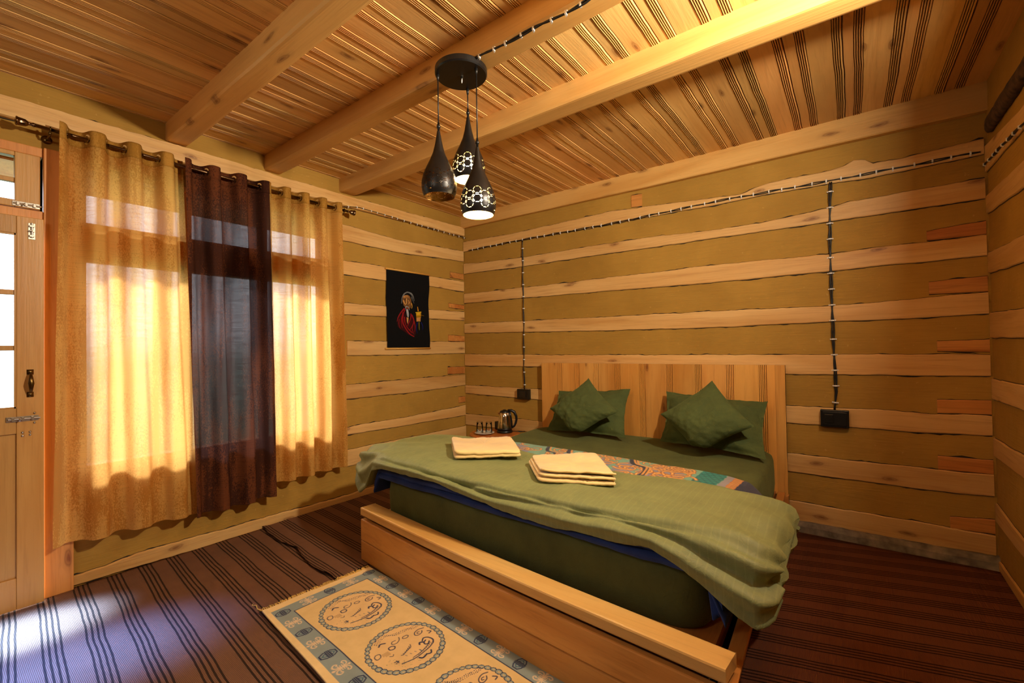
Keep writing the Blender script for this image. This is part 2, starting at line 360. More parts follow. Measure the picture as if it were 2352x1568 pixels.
# ------------------------------------------------------------------ walls
def wall_panel(name, axis, val, rects, thick=.12):
    """rects: solid rectangles (a0, a1, z0, z1) on the plane"""
    mb = MB()
    sgn = 1 if val > 0 else -1
    for a0, a1, z0, z1 in rects:
        if axis == 1: mb.box((a0, min(val, val+sgn*thick), z0), (a1, max(val, val+sgn*thick), z1))
        else: mb.box((min(val, val+sgn*thick), a0, z0), (max(val, val+sgn*thick), a1, z1))
    return tag(mb.build(name, M['plaster']), kind='structure')
wall_back = wall_panel('wall_back', 1, BW, [(LW-.12, RW+.12, -.05, CZ+.05)])
wall_right = wall_panel('wall_right', 0, RW, [(-2.6, BW, -.05, CZ+.05)])
wall_front = wall_panel('wall_front', 1, -2.6, [(LW-.12, RW+.12, -.05, CZ+.05)])
DY0, DY1, DZ1 = -.72, .409, 2.42          # door opening
WY0, WY1, WZ0, WZ1 = .55, 2.06, .62, 2.40  # window behind the curtains
wall_left = wall_panel('wall_left', 0, LW, [(-2.6, -2.2, -.05, CZ+.05), (-2.2, -1.2, -.05, .9), (-2.2, -1.2, 2.1, CZ+.05), (-1.2, DY0, -.05, CZ+.05), (DY0, DY1, DZ1, CZ+.05), (DY1, WY0, -.05, CZ+.05),
    (WY0, WY1, -.05, WZ0), (WY0, WY1, WZ1, CZ+.05), (WY1, BW, -.05, CZ+.05)])
def log(parent, axis, val, top, bot, mat, proud=.010, seed=0, name='timber', amp=.004, crack=True, x0=None, x1=None):
    """top/bot: lists of photo pixels along the upper and lower edge of the timber"""
    k = 0 if axis == 1 else 1
    T = [at(px, py, axis, val) for px, py in top]; B = [at(px, py, axis, val) for px, py in bot]
    tT = sorted((p[k], p[2]) for p in T); tB = sorted((p[k], p[2]) for p in B)
    a0 = max(tT[0][0], tB[0][0]) if x0 is None else x0; a1 = min(tT[-1][0], tB[-1][0]) if x1 is None else x1
    n = max(3, int((a1-a0)/.02)); inw = -1 if val > 0 else 1
    mb = MB(); rows = []; rows2 = []
    for i in range(n+1):
        a = a0+(a1-a0)*i/n
        zt = float(np.interp(a, *zip(*tT)))+amp*(fn(a*5, seed, 1, 5)+.5*fn(a*22, seed, 2, 2)); zb = float(np.interp(a, *zip(*tB)))+amp*.8*fn(a*5, seed+9, 5, 4)
        pr = proud*(1+.3*fn(a*2, seed, 3))
        e = min(.006, (zt-zb)*.2)
        def P(d, z): return (a, val+inw*d, z) if axis == 1 else (val+inw*d, a, z)
        rows.append([P(-.004, zt), P(pr*.6, zt-.0005), P(pr, zt-e), P(pr*1.05, (zt+zb)/2), P(pr, zb+e), P(pr*.6, zb+.0005), P(-.004, zb)])
        g1 = .0022+.010*max(0, fn(a*9, seed, 11, 3)); g2 = .0028+.008*max(0, fn(a*9, seed, 13, 3))
        rows2.append([P(.0012, zt+g1), P(.0012, zb-g2)])
    if axis == 0: rows = rows[::-1]; rows2 = rows2[::-1]
    if val < 0 or axis == 0: pass
    mb.grid(rows, 0)
    nb = len(mb.v)
    # end caps
    mb.add(rows[0], [tuple(range(7))]); mb.add(rows[-1], [tuple(range(6, -1, -1))])
    if crack: mb.grid(rows2, 1)
    return mb.build(name, [mat, M['crack']], parent)
Z_ = dict
backlogs = [
 ([(1073,554),(1180,536),(1400,486),(1480,475),(1650,453),(1700,447),(1730,434),(1758,423),(1800,413),(1900,394),(1940,382),(1960,368),(1985,366),(2005,375),(2060,366),(2160,342),(2256,319)], [(1073,577),(1180,555),(1400,516),(1480,500),(1650,470),(1750,449),(1900,423),(2000,409),(2256,355)]),
 ([(1073,606),(1180,594),(1400,559),(1480,546),(1650,528),(1750,511),(1900,479),(1950,463),(2100,438),(2256,409)], [(1073,628),(1180,615),(1400,582),(1480,571),(1650,546),(1750,532),(1900,511),(1950,503),(2100,480),(2256,457)]),
 ([(1075,674),(1180,663),(1400,637),(1650,608),(1900,584),(2000,570),(2100,558),(2265,540)], [(1075,696),(1180,686),(1400,668),(1650,648),(1900,623),(2000,613),(2100,604),(2265,586)]),
 ([(1077,743),(1400,727),(1650,714),(1900,703),(2100,686),(2270,671)], [(1077,765),(1400,759),(1650,752),(1840,742),(2100,731),(2270,721)]),
 ([(1078,813),(1250,815),(1400,815),(1900,814),(2100,813),(2276,813)], [(1078,840),(1250,842),(1400,846),(1840,860),(2100,862),(2276,864)]),
 ([(1080,885),(1250,894),(1840,933),(2000,940),(2150,950),(2281,954)], [(1080,904),(1250,919),(1840,973),(2000,984),(2150,995),(2281,1000)]),
 ([(1080,951),(1250,968),(1806,1040),(1968,1058),(2145,1076),(2288,1090)], [(1080,976),(1250,996),(1806,1081),(1968,1103),(2145,1127),(2288,1141)]),
 ([(1082,1015),(1400,1080),(1840,1152),(1982,1176),(2145,1204),(2291,1230)], [(1082,1040),(1400,1112),(1840,1197),(1982,1222),(2145,1253),(2291,1277)]),
]
for i, (t, b) in enumerate(backlogs): log(wall_back, 1, BW, t, b, M['log_x'], seed=i*3.7, amp=.0045, x0=LW+.008, x1=RW-.012)
for i, (x0, t0, t1, b0, b1, x1) in enumerate([(2128,531,507,553,538,2263),(2133,647,634,676,669,2268),(2152,783,779,806,808,2276),(2152,917,919,948,952,2280),(2154,1046,1057,1077,1089,2286),(2182,1186,1193,1212,1227,2290),(1450,448,444,476,473,1475)]):
    log(wall_back, 1, BW, [(x0, t0), (x1, t1)], [(x0, b0), (x1, b1)], M['block'], proud=.005, seed=50+i, amp=.003, name='end_block', x1=None if i == 6 else RW-.012)
leftlogs = [
 ([(100,247),(379,326.5),(605,394.6),(800,452),(1071,525.7)], [(0,268),(100,296),(400,372),(780,472),(1071,546)], .03),
 ([(780,513),(915,551),(1073,579)], [(780,551),(915,580),(1073,602)], .01),
 ([(780,596),(885,613),(984,634),(1075,649)], [(780,629),(885,645),(984,657),(1075,672)], .01),
 ([(787,695),(885,703),(987,711),(1075,717)], [(787,722),(885,727),(987,732),(1075,736)], .01),
 ([(796,783),(900,784),(1075,785)], [(796,817),(900,815),(1075,811)], .01),
 ([(790,885),(994,865),(1077,860)], [(790,916),(930,903),(1077,883)], .01),
 ([(790,984),(819,976),(940,956),(1080,928)], [(790,1000),(900,982),(1080,951)], .01),
 ([(795,1033),(839,1024),(985,995),(1079,975)], [(795,1071),(838,1061),(985,1035),(1079,1010)], .01),
 ([(108,1343),(161,1326),(339,1262),(485,1221),(598,1190),(760,1146),(838,1122),(1000,1078),(1079,1052)], [(108,1364),(300,1304),(465,1256),(760,1167),(838,1143),(1000,1098),(1079,1072)], .018)]
for i, (t, b, pr) in enumerate(leftlogs):
    kw = dict(x1=BW-.008); kw.update(dict(x0=.522) if i == 8 else ({} if i else dict(x0=-.9)))
    log(wall_left, 0, LW, t, b, M['log_y'], proud=pr, seed=20+i*2.3, amp=.006 if i == 8 else .0045, **kw)
for i, (x0, t0, t1, b0, b1, x1) in enumerate([(1033,624,631,637,644,1071),(1030,696,702,706,711,1072),(1029,769,772,783,784,1074),(1028,843,841,859,857,1076),(1053,911,909,925,921,1077)]):
    log(wall_left, 0, LW, [(x0, t0), (x1, t1)], [(x0, b0), (x1, b1)], M['block'], proud=.006, seed=70+i, amp=.002, name='end_block', x1=BW-.008)
rightlogs = [
 ([(2258,346),(2352,246)], [(2259,407),(2352,298)]), ([(2263,455),(2352,371)], [(2260,501),(2352,434)]),
 ([(2268,583),(2352,540)], [(2271,629),(2352,604)]), ([(2276,719),(2352,708)], [(2277,775),(2352,777)]),
 ([(2285,870),(2352,885)], [(2287,919),(2352,941)]), ([(2287,1006),(2352,1044)], [(2286,1047),(2352,1096)]),
 ([(2292,1156),(2352,1235)], [(2295,1203),(2352,1275)]), ([(2296,1286),(2352,1362)], [(2297,1330),(2352,1400)])]
for i, (t, b) in enumerate(rightlogs):
    # carry the timber past the frame edge at the height it has there
    def ext(e):
        p0, p1 = at(*e[0], 0, RW), at(*e[1], 0, RW); return p0, p1
    mbk = 0
    T0, T1 = ext(t); B0, B1 = ext(b)
    zt = (T0.z+T1.z)/2; zb = (B0.z+B1.z)/2
    mb = MB(); rows = []; rows2 = []
    for k in range(0, 121):
        y = BW-.002-k*.05; 
        if y < -2.55: break
        f = min(1, (BW-y)/max(.1, BW-T1.y)); a = T0.z*(1-f)+T1.z*f+.005*fn(y*4, i*3, 0, 4); c = B0.z*(1-f)+B1.z*f+.005*fn(y*4, i*3+7, 0, 4)
        rows.append([(RW+.004, y, a), (RW-.006, y, a-.001), (RW-.01, y, a-.006), (RW-.01, y, c+.006), (RW-.006, y, c+.001), (RW+.004, y, c)])
        rows2.append([(RW-.0012, y, a+.003), (RW-.0012, y, c-.003)])
    mb.grid(rows); mb.grid(rows2, 1); mb.build('timber', [M['log_y'], M['crack']], wall_right)
# bark-covered log lying in the right wall
mb = MB(); rows = []
for k in range(60):
    y = 3.66-k*.03; cz = 2.495-.01*k*.03; rr = .048*min(1, math.sqrt(max(0, k)/3+.02)); row = []
    for j in range(14):
        w = 2*math.pi*j/14; q = rr*(1+.16*fn(y*9, math.cos(w)*2, math.sin(w)*2, 4)); row.append((RW-.01+q*.55*math.cos(w)*-1, y, cz+q*math.sin(w)))
    rows.append(row)
mb.grid(rows, closed_u=True); mb.add(rows[0], [tuple(range(14))]); mb.build('bark_log', M['bark'], wall_right, smooth=True)
# concrete foundation strip along the back wall
mb = MB(); rows = []
for k in range(110):
    x = LW+(RW-LW)*k/109; h = .062+.007*fn(x*5, 1, 1, 4); d = .05+.012*fn(x*4, 3, 3, 4)
    rows.append([(x, BW, h+.003), (x, BW-d*.55, h), (x, BW-d, h*.6), (x, BW-d-.01, -.012)])
mb.grid(rows[::-1]); tag(mb.build('baseboard_back', M['concrete'], smooth=False), kind='structure')
# beams across the ceiling
def beam(y0, y1, z0, seed, name='trim_1'):
    mb = MB(); rows = []; n = 90
    for k in range(n+1):
        x = LW+(RW-LW)*k/n
        a = .006*fn(x*.8, seed, 0); b = .006*fn(x*.8, seed+4, 0); c = .005*fn(x*.7, seed+8, 0)
        rows.append([(x, y0+a, CZ+.02), (x, y0+a, z0+c+.012), (x, y0+a+.008, z0+c+.002), (x, y0+a+.02, z0+c), (x, y1+b-.02, z0+c), (x, y1+b-.006, z0+c+.003), (x, y1+b, z0+c+.012), (x, y1+b, CZ+.02)])
    mb.grid(rows); o = mb.build(name, M['beam_x']); return tag(o, kind='structure')
beam(.962, 1.08, 2.662, 1, 'trim_1'); beam(1.575, 1.692, 2.661, 5, 'trim_2'); beam(2.193, 2.338, 2.666, 9, 'trim_3')
beam(-.75, -.63, 2.662, 14, 'trim_4')
mb = MB(); rows = []
for k in range(91):
    x = LW+(RW-LW)*k/90; f = k/90; zb = 2.652-.035*f+.003*fn(x*1.2, 4, 2); y = 3.70-.012*f
    rows.append([(x, y, CZ+.02), (x, y, zb+.006), (x, y+.006, zb), (x, BW, zb)])
mb.grid(rows); tag(mb.build('trim_6', M['beam_x']), kind='structure')

# ------------------------------------------------------------------ window behind curtains
def window_unit(name, y0, y1, z0, z1, ymull, zrail, fw=.035):
    w = MB(); X0, X1 = LW-.10, LW+.0
    w.box((X0, y0, z0), (X1, y0+fw, z1)); w.box((X0, y1-fw, z0), (X1, y1, z1)); w.box((X0, y0+fw, z0), (X1, y1-fw, z0+.04)); w.box((X0, y0+fw, z1-fw), (X1, y1-fw, z1))
    fr = w.build(name, M['jamb'], bevel=.003); tag(fr, kind='structure')
    q = MB()
    for (a, b) in ymull: q.box((X0+.02, a, z0+.04), (X1-.02, b, z1-fw))
    q.build('mullion', M['jamb'], fr)
    for (a, b) in zrail:
        q = MB(); q.box((X0+.01, y0+fw, a), (X1-.01, y1-fw, b)); q.build('rail', M['jamb'], fr)
    q = MB(); q.box((X0+.045, y0+.01, z0+.01), (X0+.049, y1-.01, z1-.01)); q.build('pane', M['glass'], fr)
    return fr
window_unit('window_1', WY0, WY1, WZ0, WZ1, [(1.06, 1.11), (1.55, 1.60)], [(1.84, 2.06)])
window_unit('window_2', -2.2, -1.2, .9, 2.1, [(-1.72, -1.68)], [])

mb = MB(); mb.box((LW-.55, -2.6, 2.36), (LW-.12, BW, 2.42)); tag(mb.build('trim_7', M['jamb']), kind='structure')
# ------------------------------------------------------------------ door
fr = MB()
fr.box((LW-.10, DY1, 0), (LW+.045, DY1+.115, 2.42)); fr.box((LW-.10, DY0, 0), (LW+.02, DY0+.06, 2.42))
fr.box((LW-.10, DY0+.06, 2.37), (LW+.025, DY1, 2.42)); fr.box((LW-.10, DY0+.06, 2.02), (LW+.03, DY1, 2.075)); fr.box((LW-.10, DY0+.06, -.02), (LW+.02, DY1, .012))
door_frame = tag(fr.build('door_1', M['jamb'], bevel=.004), kind='structure')
# transom light
tr = empty('transom_window', (LW, .0, 2.075), 'small glazed wooden transom light above the glass-paned door', 'window')
w = MB(); X0, X1 = LW-.015, LW+.035
for a in ((-.64, .08),): pass
w.box((X0, DY1-.105, 2.078), (X1, DY1-.012, 2.368)); w.box((X0, -.66, 2.078), (X1, -.57, 2.368)); w.box((X0, -.57, 2.078), (X1, DY1-.105, 2.115)); w.box((X0, -.57, 2.345), (X1, DY1-.105, 2.368))
w.build('sash', M['door'], tr, bevel=.004)
w = MB(); w.box((X0+.012, -.57, 2.208), (X1-.01, DY1-.105, 2.232)); w.box((X0+.012, -.16, 2.115), (X1-.01, -.13, 2.345)); w.build('glazing_bar', M['door'], tr, bevel=.003)
w = MB(); w.box((X0+.02, -.57, 2.115), (X0+.024, DY1-.105, 2.345)); w.build('pane', M['glass'], tr)
def bolt(name, parent, y, z, x, horiz=True, ln=.085):
    """flat barrel bolt: plate, rod, staple and screws"""
    m = MB(); h = .013
    if horiz:
        m.box((x, y-ln/2, z-h), (x+.003, y+ln/2, z+h)); m.tube([(x+.008, y-ln*.45, z), (x+.008, y+ln*.55, z)], .0045, 10)
        for dy in (-.3, 0, .3): m.box((x+.002, y+dy*ln-.005, z-.009), (x+.014, y+dy*ln+.005, z+.009))
        m.tube([(x+.010, y-.1*ln, z), (x+.024, y-.1*ln, z-.008)], .004, 8)
        sc = [(y+a*ln, z+b) for a in (-.44, .44) for b in (-.008, .008)]
    else:
        m.box((x, y-h, z-ln/2), (x+.003, y+h, z+ln/2)); m.tube([(x+.008, y, z-ln*.4), (x+.008, y, z+ln*.5)], .0045, 10)
        for dz in (-.3, 0, .3): m.box((x+.002, y-.009, z+dz*ln-.005), (x+.014, y+.009, z+dz*ln+.005))
        m.tube([(x+.010, y, z), (x+.024, y-.006, z)], .004, 8)
        sc = [(y+b, z+a*ln) for a in (-.44, .44) for b in (-.008, .008)]
    o = m.build(name, M['steel'], parent, bevel=.0008)
    return o
bolt('bolt', tr, .345, 2.095, LW+.036, True, .10)
# leaf
dl = empty('door_leaf', (-3.45, -.34, .02), 'wooden door leaf with glass panes, steel handle and bolts beside the gold curtain', 'door')
LX = -3.405; T = .038; y0, y1 = -.34, .402
P_ = MB(); P_.box((LX-T, y1-.098, .012), (LX, y1, 2.017)); P_.build('stile', M['door'], dl, bevel=.003)
P_ = MB(); P_.box((LX-T, y0, .012), (LX, y0+.098, 2.017)); P_.build('stile', M['door'], dl, bevel=.003)
for za, zb_ in ((.012, .17), (.90, 1.03), (1.925, 2.017)):
    P_ = MB(); P_.box((LX-T+.002, y0+.098, za), (LX-.002, y1-.098, zb_)); P_.build('rail', M['door'], dl, bevel=.003)
P_ = MB(); P_.box((LX-T+.01, y0+.094, .165), (LX-.013, y1-.094, .905)); P_.build('panel', M['door'], dl, bevel=.002)
for z in (1.325, 1.61):
    P_ = MB(); P_.box((LX-T+.01, y0+.098, z), (LX-.008, y1-.098, z+.026)); P_.build('glazing_bar', M['door'], dl, bevel=.003)
P_ = MB(); P_.box((LX-.024, y0+.09, 1.02), (LX-.020, y1-.09, 1.94)); P_.build('pane', M['glass'], dl)
P_ = MB()
for a, b in (((y1-.106, 1.03), (y1-.098, 1.925)), ((y0+.098, 1.03), (y0+.106, 1.925))): P_.box((LX-.016, a[0], a[1]), (LX-.003, b[0], b[1]))
P_.box((LX-.016, y0+.1, 1.03), (LX-.003, y1-.1, 1.038)); P_.box((LX-.016, y0+.1, 1.917), (LX-.003, y1-.1, 1.925)); P_.build('bead', M['door'], dl)
bolt('bolt', dl, .358, 1.945, LX, False, .085)
bolt('bolt', dl, .325, .975, LX, True, .115)
h = MB(); hy = .352; hz = 1.155
for dz in (-.058, .058): h.box((LX, hy-.012, hz+dz-.013), (LX+.004, hy+.012, hz+dz+.013))
pts = [(LX+.004, hy, hz-.05), (LX+.026, hy, hz-.045), (LX+.034, hy, hz-.02), (LX+.036, hy, hz), (LX+.034, hy, hz+.02), (LX+.026, hy, hz+.045), (LX+.004, hy, hz+.05)]
h.tube(pts, [.005, .006, .009, .012, .009, .006, .005], 12); h.build('handle', M['brass'], dl, smooth=True)
for yy, zz in ((.368, 1.0), (.368, .95), (.325, .905), (.325, .888), (.352, .905), (.352, .890)):
    h = MB(); h.lathe([(0, LX), (.006, LX), (.0055, LX+.003), (.002, LX+.005), (0, LX+.005)], yy, zz, 12, axis='X'); h.build('screw', M['chrome'], dl, smooth=True)

# ------------------------------------------------------------------ curtain rod
RX = -3.40; ra, rb = Vector((RX, .368, 2.505)), Vector((RX, 2.200, 2.478))
def rodz(y): return ra.z+(rb.z-ra.z)*(y-ra.y)/(rb.y-ra.y)
rod = empty('curtain_rod', (RX, 1.28, 2.49), 'dark bronze curtain rod with fluted finials above the curtains', 'curtain rod')
m = MB(); m.tube([ra, rb], .0095, 16); m.build('pole', M['bronze'], rod, smooth=True)
for s, p in ((-1, ra), (1, rb)):
    prof = [(.0001, 0), (.011, 0), (.013, .006), (.011, .012), (.008, .02), (.010, .026), (.008, .03), (.013, .036), (.019, .05), (.021, .075), (.022, .088), (.026, .092), (.026, .098), (.018, .102), (.008, .105), (.0001, .106)]
    m = MB(); n = 32; vs = []; fs = []
    for r_, z_ in prof:
        for k in range(n):
            w = 2*math.pi*k/n; rr = .9*r_*(1+(.10*math.cos(12*w) if .04 < z_ < .09 else 0)); vs.append((p.x+rr*math.cos(w), p.y+s*z_*.68, p.z+rr*math.sin(w)))
    for i in range(len(prof)-1):
        for k in range(n): fs.append((i*n+k, i*n+(k+1) % n, (i+1)*n+(k+1) % n, (i+1)*n+k))
    m.add(vs, fs); m.build('finial', M['bronze'], rod, smooth=True)
for y in (.425, 2.17):
    m = MB(); z = rodz(y); m.tube([(LW+.002, y, z-.025), (LW+.03, y, z-.03), (RX-.02, y, z-.03), (RX, y, z-.016)], .006, 8); m.lathe([(.0001, LW), (.022, LW), (.022, LW+.006), (.0001, LW+.008)], y, z-.025, 16, axis='X')
    vs = []; 
    ring = [(RX+.0135*math.cos(a), y, z+.0135*math.sin(a)) for a in np.linspace(0, 2*math.pi, 17)]; m.tube(ring, .0035, 6, cap=False)
    m.build('bracket', M['brass'], rod, smooth=True)

# ------------------------------------------------------------------ curtains
def curtain(name, mat, hdr, yt0, yt1, yb0, yb1, zb0, zb1, lobes, ph, label, seed, amp=.046, ztop=.045, eye=True):
    c = empty('curtain', (RX, (yt0+yt1)/2, zb0), label, 'curtain', 'eyelet curtains on the rod')
    nu, nv = 200, 90
    def wv(s): a = math.cos(2*math.pi*(lobes*s)+ph); return math.tanh(1.7*a)/math.tanh(1.7)
    def pt(s, t):
        f = t**1.1
        y = (yt0+(yt1-yt0)*s)*(1-f)+(yb0+(yb1-yb0)*s)*f + .010*f*fn(s*4, t*2, seed)
        z1 = rodz(yt0+(yt1-yt0)*s)+ztop; z0 = zb0+(zb1-zb0)*s + .008*fn(s*3, 0, seed+5)
        z = z1+(z0-z1)*t
        a = amp*(1-.25*f)
        x = RX + a*wv(s + .012*f*fn(s*3, t*1.5, seed+2)) + .018*f*fn(s*5+.3, t*1.2, seed+8, 2)+.012*f
        x += .0015*fn(s*30, t*14, seed+3, 3)
        if x < LW+.045: x = LW+.045
        return (x, y, z)
    tsplit = .085/2.2
    m = MB(); m.grid([[pt(i/nu, tsplit+(1-tsplit)*j/nv) for i in range(nu+1)] for j in range(nv+1)]); m.build('cloth', mat, c, smooth=True)
    m = MB(); m.grid([[pt(i/nu, (tsplit+.0008)*j/6) for i in range(nu+1)] for j in range(7)])
    o = m.build('header_band', hdr, c, smooth=True); sd = o.modifiers.new('thick', 'SOLIDIFY'); sd.thickness = .003; sd.offset = 0
    if eye:
        K = int(2*lobes+1)
        s = 0; last = wv(0)
        for i in range(1, 801):
            cur = wv(i/800)
            if last*cur < 0 or (cur == 0):
                s0 = (i-.5)/800; p = Vector(pt(s0, ztop/2.2)); q1 = Vector(pt(s0+.004, ztop/2.2)); q0 = Vector(pt(s0-.004, ztop/2.2))
                tdir = (q1-q0); tdir.z = 0; tdir.normalize(); nrm = Vector((tdir.y, -tdir.x, 0)); p.x = RX; p.z = rodz(p.y)
                e = MB()
                for R0, R1, zz in ((.019, .028, .0035), (.019, .028, -.0035)):
                    vs = []
                    for k in range(24):
                        w = 2*math.pi*k/24
                        for rr in (R0, R1): vs.append(p+tdir*math.cos(w)*rr+Vector((0, 0, math.sin(w)*rr))+nrm*(zz if rr == R0 else zz*.6))
                    e.add(vs, [(2*k, 2*k+1, (2*k+3) % 48, (2*k+2) % 48) for k in range(24)])
                e.add([p+tdir*math.cos(2*math.pi*k/24)*.019+Vector((0, 0, math.sin(2*math.pi*k/24)*.019))+nrm*z for z in (-.0035, .0035) for k in range(24)], [(k, (k+1) % 24, 24+(k+1) % 24, 24+k) for k in range(24)])
                e.build('eyelet', M['chrome'], c, smooth=False)
            last = cur
    return c
curtain('c', M['cur_y'], M['cur_h'], .455, 1.035, .43, 1.11, .285, .26, 3.6, 0.15, 'wide gold eyelet curtain between the door and the brown curtain', 1.3)
curtain('c', M['cur_b'], M['cur_b'], 1.022, 1.540, 1.075, 1.575, .245, .25, 3.1, -.25, 'dark brown eyelet curtain hanging between two gold curtains', 7.9)
curtain('c', M['cur_y'], M['cur_h'], 1.540, 2.125, 1.555, 2.15, .335, .34, 4.0, .35, 'gold eyelet curtain at the right end of the rod, glowing brightly', 13.1, amp=.042)

# ------------------------------------------------------------------ carpets
def carpet(name, mat, xa, xb, ya, yb, z, label, edge_f=None, seed=0, amp=.003, nx=90, ny=90, curl=None):
    P = []
    for j in range(ny+1):
        row = []
        for i in range(nx+1):
            x = xa+(xb-xa)*i/nx; ya_ = edge_f(x) if edge_f else ya; y = ya_+(yb-ya_)*j/ny
            zz = z+amp*(.5+fn(x*2.2, y*2.2, seed, 3)*.5)
            if curl: zz += curl*math.exp(-((y-ya_)/.03)**2)*(.4+.8*abs(fn(x*3, 0, 9)))
            row.append((x, y, zz))
        P.append(row)
    m = MB(); m.grid(P); o = m.build(name, mat, smooth=True)
    sd = o.modifiers.new('thick', 'SOLIDIFY'); sd.thickness = .004; sd.offset = -1
    return tag(o, label, 'carpet')
carpet('carpet', M['carpet_l'], LW+.012, -.36, -2.5, 2.0, .0, 'brown carpet with dark line groups in front of the curtains', seed=1)
def backedge(x): return 1.49+.035*fn(x*2.5, 2, 2, 3)-.06*max(0, x+3.0)/.5 + .10*max(0, (-3.2-x))
carpet('carpet', M['carpet_l'], LW+.012, -2.36, 0, 3.70, .009, 'brown striped carpet piece with curling front edge, left of the bed', edge_f=backedge, seed=5, curl=.014)
carpet('carpet', M['carpet_r'], -.42, RW-.005, -2.5, 3.665, .002, 'reddish brown striped carpet right of the bed', seed=9, amp=.002)

# ------------------------------------------------------------------ painting on vertex grids
class Canvas:
    def __init__(s, w, h, res, bg):
        s.res = res; s.nx = int(w/res)+1; s.ny = int(h/res)+1
        s.X, s.Y = np.meshgrid(np.arange(s.nx)*res, np.arange(s.ny)*res); s.C = np.zeros((s.ny, s.nx, 3)); s.C[:] = lin(bg)
    def win(s, pts, pad):
        p = np.array(pts); i0, i1 = max(0, int((p[:, 0].min()-pad)/s.res)), min(s.nx, int((p[:, 0].max()+pad)/s.res)+2); j0, j1 = max(0, int((p[:, 1].min()-pad)/s.res)), min(s.ny, int((p[:, 1].max()+pad)/s.res)+2)
        return (slice(j0, j1), slice(i0, i1)) if i1 > i0 and j1 > j0 else None
    def stroke(s, pts, w, col, w2=None, alpha=1.0):
        k = s.win(pts, w+.002)
        if k is None: return
        X, Y = s.X[k], s.Y[k]; n = len(pts)-1; best = np.full(X.shape, 9.)
        for i in range(n):
            (ax, ay), (bx, by) = pts[i], pts[i+1]; dx, dy = bx-ax, by-ay; L = dx*dx+dy*dy+1e-12
            t = np.clip(((X-ax)*dx+(Y-ay)*dy)/L, 0, 1); d = np.hypot(X-ax-t*dx, Y-ay-t*dy)
            ww = w/2 if w2 is None else (w+(w2-w)*((i+t)/n))/2
            best = np.minimum(best, d-ww)
        a = (np.clip(.5-best/s.res, 0, 1)*alpha)[..., None]; s.C[k] = s.C[k]*(1-a)+np.array(lin(col))*a
    def poly(s, pts, col, alpha=1.0):
        k = s.win(pts, .001)
        if k is None: return
        X, Y = s.X[k], s.Y[k]; ins = np.zeros(X.shape, bool); n = len(pts)
        for i in range(n):
            (ax, ay), (bx, by) = pts[i], pts[(i+1) % n]
            if ay == by: continue
            cnd = ((ay > Y) != (by > Y)) & (X < (bx-ax)*(Y-ay)/(by-ay)+ax); ins ^= cnd
        a = (ins*alpha)[..., None]; s.C[k] = s.C[k]*(1-a)+np.array(lin(col))*a
    def ell(s, cx, cy, rx, ry, col, ang=0, alpha=1.0):
        s.poly([(cx+rx*math.cos(a)*math.cos(ang)-ry*math.sin(a)*math.sin(ang), cy+rx*math.cos(a)*math.sin(ang)+ry*math.sin(a)*math.cos(ang)) for a in np.linspace(0, 2*math.pi, 25)[:-1]], col, alpha)
    def mesh(s, name, fn_, mat, parent=None, thick=0):
        me = bpy.data.meshes.new(name); off = Vector(parent.location) if parent else Vector((0, 0, 0))
        V = np.array([fn_(x, y) for x, y in zip(s.X.ravel(), s.Y.ravel())], np.float32)-np.array(off, np.float32)
        idx = np.arange(s.nx*s.ny).reshape(s.ny, s.nx); F = np.stack([idx[:-1, :-1], idx[:-1, 1:], idx[1:, 1:], idx[1:, :-1]], -1).reshape(-1, 4)
        me.vertices.add(len(V)); me.vertices.foreach_set('co', V.ravel()); me.loops.add(F.size); me.loops.foreach_set('vertex_index', F.ravel().astype(np.int32))
        me.polygons.add(len(F)); me.polygons.foreach_set('loop_start', np.arange(0, F.size, 4, dtype=np.int32)); me.polygons.foreach_set('loop_total', np.full(len(F), 4, np.int32)); me.update(calc_edges=True)
        me.polygons.foreach_set('use_smooth', np.ones(len(F), bool))
        ca = me.color_attributes.new('paint', 'FLOAT_COLOR', 'POINT'); cc = np.ones((s.ny*s.nx, 4), np.float32); cc[:, :3] = s.C.reshape(-1, 3); ca.data.foreach_set('color', cc.ravel())
        me.materials.append(mat); o = bpy.data.objects.new(name, me); C.objects.link(o)
        if parent: o.parent = parent
        if thick: sd = o.modifiers.new('thick', 'SOLIDIFY'); sd.thickness = thick; sd.offset = -1
        return o
def curve(pts, n=8):
    out = []; P = [pts[0]]+list(pts)+[pts[-1]]
    for i in range(1, len(P)-2):
        for k in range(n):
            t = k/n; a, b, c, d = (np.array(P[i+j]) for j in (-1, 0, 1, 2)); out.append(tuple(.5*((2*b)+(-a+c)*t+(2*a-5*b+4*c-d)*t*t+(-a+3*b-3*c+d)*t**3)))
    out.append(tuple(pts[-1])); return out

